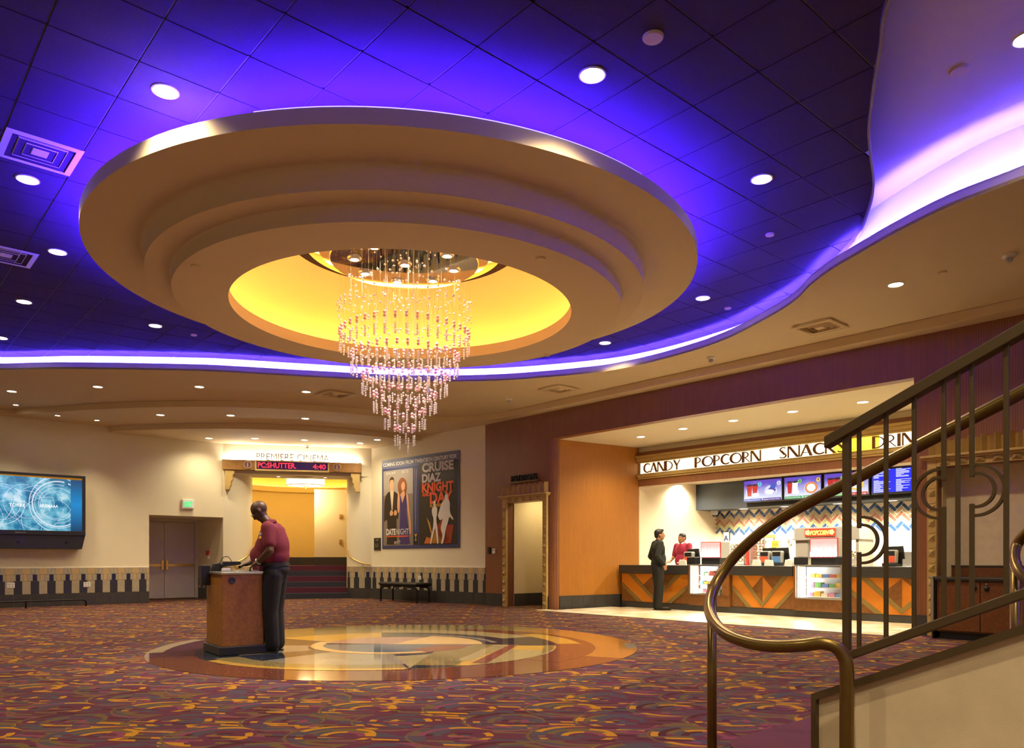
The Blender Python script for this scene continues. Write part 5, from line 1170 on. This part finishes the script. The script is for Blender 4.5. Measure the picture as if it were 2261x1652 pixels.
ptx('CRUISE', .545, .815, .39, .31, 'silver', .014); ptx('DIAZ', .545, .705, .24, .29, 'silver', .014); ptx('KNIGHT', .545, .60, .39, .31, 'red', .014); ptx('AND', .545, .555, .10, .13, 'red', .006); ptx('DAY', .645, .475, .28, .39, 'red', .016); ptx('SUMMER', .645, .435, .15, .10, 'gold', .004)
pq = thing('level_plaque', 'small dark plaque with gilt characters L1 beside the film poster', 'sign', tuple(Fq.P(.25, -.02, 1.35)))
q0, q1 = Fq.at(825.5, -.02), Fq.at(840, -.02)
MB().box(Fq, q0, q1, -.02, -.002, 1.33, 1.68).build('plate', M['black'], pq, bevel=.004)
for zz in (1.335, 1.668): MB().box(Fq, q0 + .005, q1 - .005, -.024, -.02, zz, zz + .006).build('gilt_line', M['gold'], pq)
text('L1', Fq, (q0 + q1) / 2, -.024, 1.43, .14, M['gold'], pq, align='CENTER', depth=.001); text('LEVEL', Fq, (q0 + q1) / 2, -.024, 1.60, .05, M['gold'], pq, align='CENTER', depth=.001)
bn = thing('bench', 'black upholstered bench on bent tube legs below the film poster', 'bench', tuple(Fq.P(1.98, -.45, 0)))
b0, b1, bz = 1.22, 2.74, .50
MB().box(Fq, b0, b1, -.72, -.20, bz - .075, bz).build('cushion', M['black'], bn, bevel=.03)
MB().box(Fq, b0 + .05, b1 - .05, -.68, -.24, bz - .10, bz - .075).build('seat_frame', M['blackm'], bn)
for a, s in ((b0 + .04, 1), (b1 - .04, -1)):
    for v_ in (-.66, -.26): MB().tube([Fq.P(a + s * .35, v_, bz - .115), Fq.P(a + s * .10, v_, bz - .115), Fq.P(a + s * .04, v_, bz - .14), Fq.P(a, v_, bz - .20), Fq.P(a, v_, 0)], .022, 8).build('leg', M['blackm'], bn, smooth=True)

# ------------------------------------------------------------------ ticket podium and what lies on it
pc0 = FLR(490, 1450); Fd = Frame(pc0, (.80, .60)); PDW, PDD, PZ = .47, .60, .945
pd = thing('ticket_podium', 'burl wood ticket podium with steel top edge and black plinth on the medallion', 'podium', (pc0.x, pc0.y, 0))
MB().box(Fd, -.03, PDW + .03, -.03, PDD + .03, .008, .105).build('plinth', M['black'], pd, bevel=.008)
MB().box(Fd, 0, PDW, 0, PDD, .105, PZ - .03).build('body', M['burl'], pd, bevel=.004)
MB().box(Fd, -.02, PDW + .02, -.02, PDD + .02, PZ - .03, PZ).build('top', M['steel'], pd, bevel=.008); MB().box(Fd, .0, PDW, .0, PDD, PZ, PZ + .004).build('top_inlay', M['black'], pd)
fromM('cable_grommet', MB().lathe([(.001, .006), (.026, .006), (.030, .010), (.036, .008), (.038, 0)], (0, 0, 0), 24), Fd.M(.11, -.001, PZ - .10), M['black'], pd, True)
MB().box(Fd, PDW, PDW + .02, .02, PDD - .02, .11, PZ - .035).build('open_side', M['black'], pd)
for zz in (.30, .13): MB().box(Fd, PDW + .02, PDW + .045, -.005, .07, zz, zz + .10).build('hinge', M['steel'], pd)
MB().box(Fd, -.10, -.001, PDD - .16, PDD - .03, PZ - .16, PZ + .07).build('ticket_bin', M['black'], pd, bevel=.006)
sc_ = thing('ticket_scanner', 'black and yellow hand scanner in its cradle on the podium', 'scanner', tuple(Fd.P(.1, .3, PZ + .004)))
MB().slab(Fd, [(-.005, PZ + .005), (.10, PZ + .005), (.10, PZ + .06), (.07, PZ + .10), (.015, PZ + .09)], .30, .42).build('cradle', M['black'], sc_, bevel=.008)
MB().slab(Fd, [(.08, PZ + .05), (.28, PZ + .075), (.30, PZ + .10), (.27, PZ + .115), (.10, PZ + .115)], .25, .32).build('scanner_head', M['black'], sc_, bevel=.008)
MB().tube([Fd.P(.10, .28, PZ + .06), Fd.P(.16, .28, PZ + .085), Fd.P(.22, .28, PZ + .075), Fd.P(.26, .28, PZ + .03)], .016, 8).build('yellow_grip', mat('yellow_plastic', (.75, .45, .03), .4), sc_, smooth=True)
MB().tube(crom([Fd.P(.08, .36, PZ + .09), Fd.P(.12, .36, PZ + .16), Fd.P(.17, .33, PZ + .165), Fd.P(.20, .30, PZ + .11)], 6), .004, 6).build('cable', M['black'], sc_, smooth=True)
tag(MB().box(Fd, .18, .44, .06, .24, PZ + .0045, PZ + .010).build('paper_sheet', M['whitep']), 'white ticket sheet lying on the podium near the man\'s hand', 'paper')
tag(MB().box(Fd, .04, .12, .08, .16, PZ + .0045, PZ + .035).build('note_block', M['whitep'], None, bevel=.003), 'small white note block on the podium beside the scanner', 'note block')

# ------------------------------------------------------------------ people
def remesh(mb, name, vox, m, parent, sm=4, fac=.5):
    me = mb.mesh('tmp'); o = bpy.data.objects.new('tmp', me); C.objects.link(o)
    r = o.modifiers.new('r', 'REMESH'); r.mode = 'VOXEL'; r.voxel_size = vox; r.use_smooth_shade = True
    if sm: q = o.modifiers.new('s', 'SMOOTH'); q.iterations = sm; q.factor = fac
    dg = bpy.context.evaluated_depsgraph_get(); me2 = bpy.data.meshes.new_from_object(o.evaluated_get(dg)); me2.name = name
    bpy.data.objects.remove(o); me2.materials.clear(); me2.materials.append(m)
    me2.polygons.foreach_set('use_smooth', [True] * len(me2.polygons))
    b = bpy.data.objects.new(name, me2); C.objects.link(b)
    if parent: b.parent = parent
    return b
def hand(m, wrist, d, nrm, side, s=1.0, curl=.9):
    d, nrm, side = [Vector(v).normalized() for v in (d, nrm, side)]; w = Vector(wrist)
    pal = w + d * .045 * s
    R = Matrix((d, side, nrm)).transposed()
    m.ell(pal, (.052 * s, .043 * s, .019 * s), 14, 10, R); m.cap(w - d * .02 * s, .026 * s, pal, .026 * s)
    for i, (o, l) in enumerate(((.030, .070), (.010, .078), (-.010, .072), (-.029, .058))):
        b = w + (d * .082 + side * o) * s; k = b + (d * math.cos(curl * .35) + nrm * math.sin(curl * .35)) * l * .5 * s; e = k + (d * math.cos(curl) + nrm * math.sin(curl)) * l * .5 * s
        m.cap(b, .0098 * s, k, .0090 * s, 8); m.cap(k, .0090 * s, e, .0078 * s, 8)
    b = w + (d * .03 + side * .036) * s; k = b + (d * .6 + side * .7 + nrm * .3).normalized() * .036 * s; e = k + (d * .9 + side * .2 + nrm * .4).normalized() * .030 * s
    m.cap(b, .013 * s, k, .0105 * s, 8); m.cap(k, .0105 * s, e, .0088 * s, 8)
def head(m, c, pitch, yaw=0.0):
    R = Matrix.Rotation(yaw, 3, 'Z') @ Matrix.Rotation(pitch, 3, 'Y'); c = Vector(c); T = lambda v: c + R @ Vector(v)
    m.ell(T((-.012, 0, .025)), (.098, .076, .092), 20, 14, R); m.ell(T((.018, 0, -.03)), (.072, .066, .088), 18, 12, R); m.ell(T((.045, 0, -.085)), (.040, .044, .034), 14, 10, R)
    m.cap(T((.082, 0, .02)), .010, T((.104, 0, -.028)), .015, 8); m.ell(T((.092, 0, -.030)), (.014, .020, .011), 10, 8, R)
    m.ell(T((.083, 0, -.060)), (.012, .025, .008), 10, 8, R); m.ell(T((.080, 0, -.074)), (.012, .021, .008), 10, 8, R); m.ell(T((.070, 0, .028)), (.020, .055, .012), 12, 8, R)
    for s in (1, -1): m.ell(T((-.012, s * .076, -.012)), (.020, .010, .032), 10, 8, R)
    return T, R
def eyes(T, parent):
    for s in (1, -1):
        e = MB().ell(T((.079, s * .031, .006)), (.010, .012, .006), 10, 8).build('eye', M['whitep'], parent, smooth=True, local=True); MB().ell(T((.088, s * .031, .006)), .006, 8, 6).build('iris', M['hair'], e, smooth=True, local=True)
def shoe(x, y, rz, parent):
    m = MB(); R = Matrix.Rotation(rz, 3, 'Z'); o = Vector((x, y, 0)); T = lambda v: o + R @ Vector(v)
    m.ell(T((-.03, 0, .055)), (.075, .045, .05), 14, 10, R); m.ell(T((.09, 0, .042)), (.10, .048, .038), 14, 10, R); m.cap(T((-.04, 0, .06)), .045, T((-.03, 0, .11)), .042)
    b = remesh(m, 'shoe', .012, M['shoe'], parent)
    MB().prism([tuple(T((q[0], q[1], 0)))[:2] for q in ((-.10, -.03), (-.06, -.042), (.08, -.05), (.17, -.03), (.195, 0), (.17, .03), (.08, .05), (-.06, .042), (-.10, .03))], .001, .018).build('sole', M['black'], b, local=True)
# 1. ticket taker, local +X is where he faces, +Y his left
mx = DP(606, 1440, 9.02)
t1 = MB(); P1 = dict(Lsh=(.01, .20, 1.43), Lel=(-.035, .285, 1.17), Lwr=(.125, .205, 1.045), Rsh=(.04, -.20, 1.43), Rel=(.16, -.25, 1.19), Rwr=(.33, -.12, 1.03))
hc = Vector((.175, 0, 1.640))
t1.cap((.045, 0, 1.46), .062, tuple(hc + Vector((-.03, 0, -.06))), .056)
T, R1 = head(t1, hc, .78)
t1.cap((.0, 0, 1.0), .13, (.03, 0, 1.32), .13); t1.cap((0, -.15, 1.40), .07, (0, .15, 1.40), .07)
for s in 'LR':
    t1.cap(P1[s + 'sh'], .058, P1[s + 'el'], .046); t1.cap(P1[s + 'el'], .047, P1[s + 'wr'], .030)
hand(t1, P1['Lwr'], (.85, -.15, -.52), (-.42, 0, -.9), (.1, -.95, .1), 1.0, .95)
hand(t1, P1['Rwr'], (.9, .3, -.30), (-.2, 0, -.98), (.3, .95, 0), 1.0, .5)
for s in (1, -1): t1.cap((0, s * .09, .95), .09, (.02, s * .10, .50), .06); t1.cap((.02, s * .10, .50), .055, (0, s * .10, .10), .04)
man = remesh(t1, 'person', .0085, M['skin1'], None, 3); man.location = (mx.x, mx.y, .008); man.rotation_euler = (0, 0, PI)
tag(man, 'man in a burgundy polo shirt bowing over the wooden podium, hand on its edge', 'person')
eyes(T, man)
hb = MB()
gl = MB()
for s in (1, -1): gl.tube([T((.098, s * .031 + .022 * math.cos(a), .004 + .016 * math.sin(a))) for a in [2 * PI * i / 12 for i in range(12)]], .002, 5, True); gl.tube([T((.096, s * .053, .006)), T((-.01, s * .080, .010))], .002, 5)
gl.tube([T((.100, -.010, .006)), T((.100, .010, .006))], .002, 5); gl.build('glasses', M['blackm'], man, local=True)
sh = MB(); sh.ell((.02, 0, 1.30), (.165, .20, .20), 20, 14); sh.ell((.075, 0, 1.10), (.185, .185, .16), 20, 14); sh.ell((-.02, 0, 1.12), (.15, .185, .16), 20, 14); sh.cap((.0, -.165, 1.405), .082, (.0, .165, 1.405), .082); sh.cap((.02, 0, 1.40), .10, (.06, 0, 1.485), .072)
sh.cap((.02, 0, 1.02), .170, (.02, 0, 1.06), .180); sh.ell((.05, 0, 1.20), (.175, .19, .20), 20, 14); sh.ell((-.025, 0, 1.22), (.145, .19, .22), 20, 14); sh.ell((.10, 0, 1.12), (.185, .17, .15), 18, 12)
for s in 'LR':
    a, e = Vector(P1[s + 'sh']), Vector(P1[s + 'el']); sh.cap(a, .085, a + (e - a) * .68, .072)
shirt = remesh(sh, 'polo_shirt', .012, M['red'], man, 10)
MB().lathe([(.074, 0), (.088, .012), (.082, .040), (.070, .046)], (0, 0, 0), 20).v
cl_ = MB().lathe([(.070, .0), (.090, .008), (.086, .034), (.066, .05)], (0, 0, 0), 24).build('collar', M['red'], shirt, smooth=True, local=True); cl_.location = (.055, 0, 1.475); cl_.rotation_euler = (0, .35, 0)
for z0_, mm in ((1.365, M['silver']), (1.325, CAND[1])):
    e_ = MB().ell((0, 0, 0), (.034, .007, .019), 10, 6).build('chest_emblem', mm, shirt, local=True); e_.location = (.118, .150, z0_); e_.rotation_euler = (0, 0, math.radians(-42))
tr = MB(); tr.ell((-.01, 0, .96), (.165, .185, .12), 20, 12); tr.cap((.0, 0, .93), .155, (.0, 0, 1.03), .165)
for s in (1, -1):
    tr.cap((-.01, s * .092, .90), .118, (.015, s * .105, .50), .092); tr.cap((.015, s * .105, .50), .090, (-.01, s * .105, .09), .082)
trs = remesh(tr, 'trousers', .012, M['pants'], man, 4); belt = MB().lathe([(.172, 1.0), (.176, 1.0), (.176, 1.035), (.172, 1.035)], (0, 0, 0), 28).build('belt', M['black'], trs, local=True); belt.scale = (.98, 1.10, 1)
shoe(.02, .105, -.1, man); shoe(.03, -.105, .1, man)
wr = Vector(P1['Lwr']); wd_ = (Vector(P1['Lwr']) - Vector(P1['Lel'])).normalized(); xx = wd_.cross(Vector((0, 0, 1))).normalized(); yy = wd_.cross(xx)
MB().tube([wr - wd_ * .012 + (xx * math.cos(a) + yy * math.sin(a)) * .036 for a in [2 * PI * i / 16 for i in range(16)]], .007, 6, True).build('watch', M['steel'], man, smooth=True, local=True)
# 2. customer at the counter
up_ = Fw.at(1453, 1.50); q = Fw.P(up_, 1.50, .009)
c2 = MB(); P2 = dict(Lsh=(-.01, .19, 1.41), Lel=(-.09, .25, 1.14), Lwr=(.06, .20, .98), Rsh=(-.01, -.19, 1.41), Rel=(-.09, -.25, 1.14), Rwr=(.06, -.20, .98))
h2 = Vector((.04, 0, 1.60)); c2.cap((0, 0, 1.43), .058, tuple(h2 + Vector((-.02, 0, -.06))), .054); T2, R2 = head(c2, h2, -.02, -.12)
c2.cap((0, 0, .95), .12, (0, 0, 1.32), .12); c2.cap((0, -.14, 1.38), .065, (0, .14, 1.38), .065)
for s in 'LR': c2.cap(P2[s + 'sh'], .05, P2[s + 'el'], .042); c2.cap(P2[s + 'el'], .042, P2[s + 'wr'], .028)
hand(c2, P2['Lwr'], (.45, -.15, -.88), (-.5, -.5, -.3), (.8, 0, .4), .95, .5); hand(c2, P2['Rwr'], (.45, .15, -.88), (-.5, .5, -.3), (.8, 0, .4), .95, .5)
for s in (1, -1): c2.cap((0, s * .085, .92), .085, (.02, s * .09, .50), .06); c2.cap((.02, s * .09, .50), .055, (0, s * .09, .10), .04)
man2 = remesh(c2, 'person', .009, M['skin2'], None, 3); man2.location = q; man2.rotation_euler = (0, 0, .12)
tag(man2, 'dark haired man in a charcoal suit standing at the concession counter', 'person'); eyes(T2, man2)
hm = MB(); hm.ell(T2((-.025, 0, .040)), (.100, .084, .090), 18, 12, R2); hm.ell(T2((-.070, 0, -.005)), (.050, .072, .075), 14, 10, R2); hm.ell(T2((.045, 0, .095)), (.045, .055, .028), 12, 8, R2)
remesh(hm, 'hair', .010, M['hair'], man2, 2)
jk = MB(); jk.ell((-.0, 0, 1.28), (.145, .19, .20), 20, 14); jk.ell((.02, 0, 1.08), (.15, .175, .20), 20, 14); jk.cap((-.01, -.155, 1.38), .075, (-.01, .155, 1.38), .075); jk.cap((-.01, 0, 1.40), .085, (.0, 0, 1.455), .070); jk.cap((.0, 0, .90), .155, (.0, 0, 1.0), .155)
for s in 'LR': jk.cap(P2[s + 'sh'], .075, P2[s + 'el'], .060); jk.cap(P2[s + 'el'], .060, P2[s + 'wr'], .045)
jko = remesh(jk, 'suit_jacket', .012, M['suit'], man2, 4); MB().slab(WF, [(-.05, 1.14), (.05, 1.14), (.02, 1.43), (-.02, 1.43)], -.01, .01).v
sf = MB().add([(.150, -.03, 1.20), (.150, .03, 1.20), (.085, .035, 1.45), (.085, -.035, 1.45), (.13, -.03, 1.20), (.13, .03, 1.20)], [(0, 1, 2, 3), (4, 5, 1, 0)]).build('shirt_front', M['silver'], jko, local=True)
t2 = MB(); t2.ell((-.01, 0, .92), (.14, .17, .12), 18, 12)
for s in (1, -1): t2.cap((-.01, s * .085, .88), .108, (.015, s * .085, .50), .082); t2.cap((.015, s * .085, .50), .080, (-.015, s * .09, .08), .075)
remesh(t2, 'trousers', .012, M['suit'], man2, 4); shoe(.02, .09, .05, man2); shoe(.06, -.09, -.1, man2)
# 3. cashier
uk = Fw.at(1508, 3.15); q = Fw.P(uk, 3.15, 0)
c3 = MB(); P3 = dict(Lsh=(0, .19, 1.40), Lel=(.04, .25, 1.14), Lwr=(.24, .18, 1.04), Rsh=(0, -.19, 1.40), Rel=(.04, -.25, 1.14), Rwr=(.24, -.18, 1.04))
h3 = Vector((.04, 0, 1.575)); c3.cap((0, 0, 1.42), .06, tuple(h3 + Vector((-.02, 0, -.06))), .056); T3, R3 = head(c3, h3, .05, -.10)
c3.cap((0, 0, .95), .12, (0, 0, 1.32), .12); c3.cap((0, -.14, 1.38), .065, (0, .14, 1.38), .065)
for s in 'LR': c3.cap(P3[s + 'sh'], .052, P3[s + 'el'], .043); c3.cap(P3[s + 'el'], .043, P3[s + 'wr'], .029); hand(c3, P3[s + 'wr'], (.95, 0, -.2), (-.2, 0, -.95), (0, -1 if s == 'L' else 1, 0), .95, .5)
for s in (1, -1): c3.cap((0, s * .085, .92), .085, (.02, s * .09, .50), .06); c3.cap((.02, s * .09, .50), .055, (0, s * .09, .10), .04)
man3 = remesh(c3, 'person', .009, M['skin2'], None, 3); man3.location = q; man3.rotation_euler = (0, 0, math.radians(215))
tag(man3, 'cashier in a burgundy shirt and white collar behind the concession counter', 'person'); eyes(T3, man3)
hm = MB(); hm.ell(T3((-.018, 0, .044)), (.098, .081, .084), 18, 12, R3); hm.ell(T3((-.06, 0, .0)), (.05, .072, .06), 14, 10, R3); remesh(hm, 'hair', .010, M['hair'], man3, 2)
jk = MB(); jk.ell((0, 0, 1.28), (.15, .20, .20), 20, 14); jk.ell((.02, 0, 1.06), (.16, .185, .20), 20, 14); jk.cap((-.01, -.16, 1.38), .078, (-.01, .16, 1.38), .078); jk.cap((-.0, 0, 1.40), .085, (.01, 0, 1.45), .068)
for s in 'LR': a, e = Vector(P3[s + 'sh']), Vector(P3[s + 'el']); jk.cap(a, .072, a + (e - a) * .8, .060)
s3 = remesh(jk, 'polo_shirt', .012, mat('red_polo_cotton', (.36, .02, .06), .85), man3, 4); cl3 = MB().lathe([(.066, .0), (.078, .012), (.062, .045)], (0, 0, 0), 20).build('collar', M['whitep'], s3, smooth=True, local=True); cl3.location = (.012, 0, 1.435)
t3 = MB()
for s in (1, -1): t3.cap((-.01, s * .085, .92), .115, (.015, s * .085, .50), .082); t3.cap((.015, s * .085, .50), .080, (-.015, s * .09, .08), .075)
remesh(t3, 'trousers', .014, M['pants'], man3, 3); shoe(.02, .09, .05, man3); shoe(.02, -.09, -.05, man3)

# ------------------------------------------------------------------ stair at right: wall, steps, guard rail, handrails
S0 = Vector((1.314, 3.0)); Fs = Frame(S0, (.6605, -.7508)); SL = .443
def zl(s, py0, Y0=3.0): return HC - (py0 - YH) * Y0 / F + SL * s
stw = thing('stair_side_wall', 'beige papered stair side wall with a dark sloping cap at bottom right', 'stair wall', tuple(Fs.P(.5, .1, 0)))
se = Fs.at(1803, .02); cz = lambda s: zl(s, 1504)
MB().slab(Fs, [(se, 0), (2.2, 0), (2.2, cz(2.2) - .03), (se, cz(se) - .03)], .04, .20).build('panel', M['wallpaper'], stw)
MB().slab(Fs, [(se - .02, cz(se - .02) - .03), (2.2, cz(2.2) - .03), (2.2, cz(2.2)), (se - .02, cz(se - .02))], .012, .225).build('cap', M['bronzep'], stw)
MB().slab(Fs, [(se - .02, 0), (se + .0, 0), (se + .0, cz(se) - .03), (se - .02, cz(se - .02) - .03)], .012, .225).build('end_trim', M['bronzep'], stw)
sst = thing('carpeted_stair', 'plum carpeted stair with a rounded bottom step beside the papered wall', 'stair', tuple(Fs.P(0, .9, 0)))
def nose(s0, b0, b1, r=.34):
    pts = [Fs.P(2.2, b1), Fs.P(s0 + r, b1)]
    for i in range(1, 12): a = PI / 2 * i / 12; pts.append(Fs.P(s0 + r - r * math.sin(a), b1 - r + r * math.cos(a)))
    for i in range(0, 13): a = PI / 2 * i / 12; pts.append(Fs.P(s0 + r - r * math.cos(a), b0 + r - r * math.sin(a)))
    return [Vector(p[:2]) for p in pts] + [V2(Fs, 2.2, b0)]
MB().prism(nose(-.84, .235, 1.75), .012, .165).build('step', M['purplec'], sst, bevel=.012)
for k, s0 in enumerate((.15, .55, .95, 1.35)): MB().prism([V2(Fs, s0, .23), V2(Fs, 2.2, .23), V2(Fs, 2.2, 1.75), V2(Fs, s0, 1.75)], .165 + .165 * k, .165 + .165 * (k + 1)).build('step', M['purplec'], sst)
MB().prism(nose(-1.12, -.02 + .25, 2.0, .5), 0, .012).build('border_carpet', M['slatec'], sst)
gr_ = thing('stair_guard_rail', 'dark bronze stair guard rail with vertical bars and paired half rings', 'railing', tuple(Fs.P(.3, 0, .6)))
topz = lambda s: zl(s, 936); botz = lambda s: zl(s, 1447)
s_l = Fs.at(1826, 0)
MB().slab(Fs, [(s_l, topz(s_l) - .045), (2.2, topz(2.2) - .045), (2.2, topz(2.2)), (s_l, topz(s_l))], -.028, .028).build('top_rail', M['bronzep'], gr_, bevel=.004)
s_p = Fs.at(1870, 0)
MB().slab(Fs, [(s_p, botz(s_p) - .018), (2.2, botz(2.2) - .018), (2.2, botz(2.2) + .018), (s_p, botz(s_p) + .018)], -.018, .018).build('bottom_rail', M['bronzep'], gr_, bevel=.004)
def vbar(s, w, z0, z1, nm='baluster'): return MB().box(Fs, s - w / 2, s + w / 2, -w / 2, w / 2, z0, z1).build(nm, M['bronzep'], gr_, bevel=.002)
vbar(s_p, .027, botz(s_p) - .02, topz(s_p) - .03, 'newel_bar')
bw = .0145
def loopbar(px, cy, sgn):
    s = Fs.at(px, 0); p = Fs.P(s, 0); zc = HC - (cy - YH) * p.y / F; ri, ro = .058, .088
    vbar(s, bw, botz(s), zc - ri + .012); vbar(s, bw, zc + ri - .012, topz(s) - .03)
    for r in (ri, ro):
        o = [(s + sgn * (.012 + (r + .005) * math.cos(a)), zc + (r + .005) * math.sin(a)) for a in [-PI / 2 + PI * i / 24 for i in range(25)]]
        i_ = [(s + sgn * (.012 + (r - .005) * math.cos(a)), zc + (r - .005) * math.sin(a)) for a in [PI / 2 - PI * i / 24 for i in range(25)]]
        MB().slab(Fs, o + i_, -.007, .007).build('half_ring', M['bronzep'], gr_)
        for sg in (-1, 1): MB().box(Fs, min(s, s + sgn * .014), max(s, s + sgn * .014), -.007, .007, zc + sg * r - .005, zc + sg * r + .005).build('ring_end', M['bronzep'], gr_)
loopbar(1897, 1193, 1)
for px in (1956.5, 2018.5): s = Fs.at(px, 0); vbar(s, bw, botz(s), topz(s) - .03)
loopbar(2084, 1090, -1); s = Fs.at(2115, 0); vbar(s, bw, botz(s), topz(s) - .03); loopbar(2146, 1083, 1); s = Fs.at(2222, 0); vbar(s, bw * 1.05, botz(s), topz(s) - .03)
for k in range(1, 8): vbar(s + .11 * k, bw, botz(s + .11 * k), topz(s + .11 * k) - .03)
hr = thing('curved_handrail', 'polished bronze tube handrail curling down to its posts in the foreground', 'handrail', tuple(Fs.P(-.3, .2, .9)))
pts = []
b_h = .30
s = Fs.at(2261, b_h); p = Fs.P(s, b_h); z_e = HC + (YH - 864) * p.y / F
s2 = Fs.at(1770.5, b_h); p2 = Fs.P(s2, b_h); z_2 = HC + (YH - 1118) * p2.y / F; sl = (z_e - z_2) / (s - s2)
for k in range(9): ss = 2.0 + (s2 - 2.0) * k / 8; pts.append(Fs.P(ss, b_h, z_2 + sl * (ss - s2)))
for px, py, Y in ((1713, 1152, 3.56), (1655, 1197, 3.66), (1609, 1245, 3.72), (1579, 1293, 3.70), (1566.5, 1336, 3.60), (1576, 1372, 3.46), (1604, 1400, 3.33), (1655, 1420, 3.20), (1713, 1427, 3.10), (1770, 1425, 3.02), (1811, 1420.5, 2.98), (1843, 1427, 2.955), (1862, 1448, 2.945), (1869.5, 1480, 2.94)): pts.append(DP(px, py, Y))
pe = pts[-1]; pts += [Vector((pe.x, pe.y, .45)), Vector((pe.x, pe.y, .30))]
path = crom(pts, 6); MB().tube(path, .0262, 16).build('rail', M['bronze'], hr, smooth='full')
MB().tube([Vector((pe.x, pe.y, .31)), Vector((pe.x, pe.y, .0))], .0262, 16).build('post', M['bronze'], hr, smooth='full')
pp = DP(1572, 1290, 3.70); MB().tube([Vector((pp.x, pp.y, pp.z)), Vector((pp.x, pp.y, 0))], .0225, 14).build('post', M['bronze'], hr, smooth='full')
for o_ in (pe, pp): MB().lathe([(.05, 0), (.05, .012), (.03, .02)], (o_.x, o_.y), 20).build('post_flange', M['bronze'], hr, smooth=True)
h2_ = thing('far_handrail', 'second bronze tube handrail with curled end at the right picture edge', 'handrail', tuple(Fs.P(.1, 1.7, .9)))
Yb = Fs.P(Fs.at(2243, 1.62), 1.62).y
pts = [DP(2420, 1060, Yb - .9), DP(2330, 1118, Yb - .35), DP(2275, 1168, Yb - .05), DP(2247, 1200, Yb + .05), DP(2240, 1232, Yb), DP(2250, 1262, Yb - .08), DP(2275, 1285, Yb - .15), DP(2320, 1300, Yb - .25)]
MB().tube(crom(pts, 6), .0262, 12).build('rail', M['bronze'], h2_, smooth='full'); pq_ = DP(2243, 1240, Yb); MB().tube([pq_, Vector((pq_.x, pq_.y, .17))], .026, 12).build('post', M['bronze'], h2_, smooth='full')
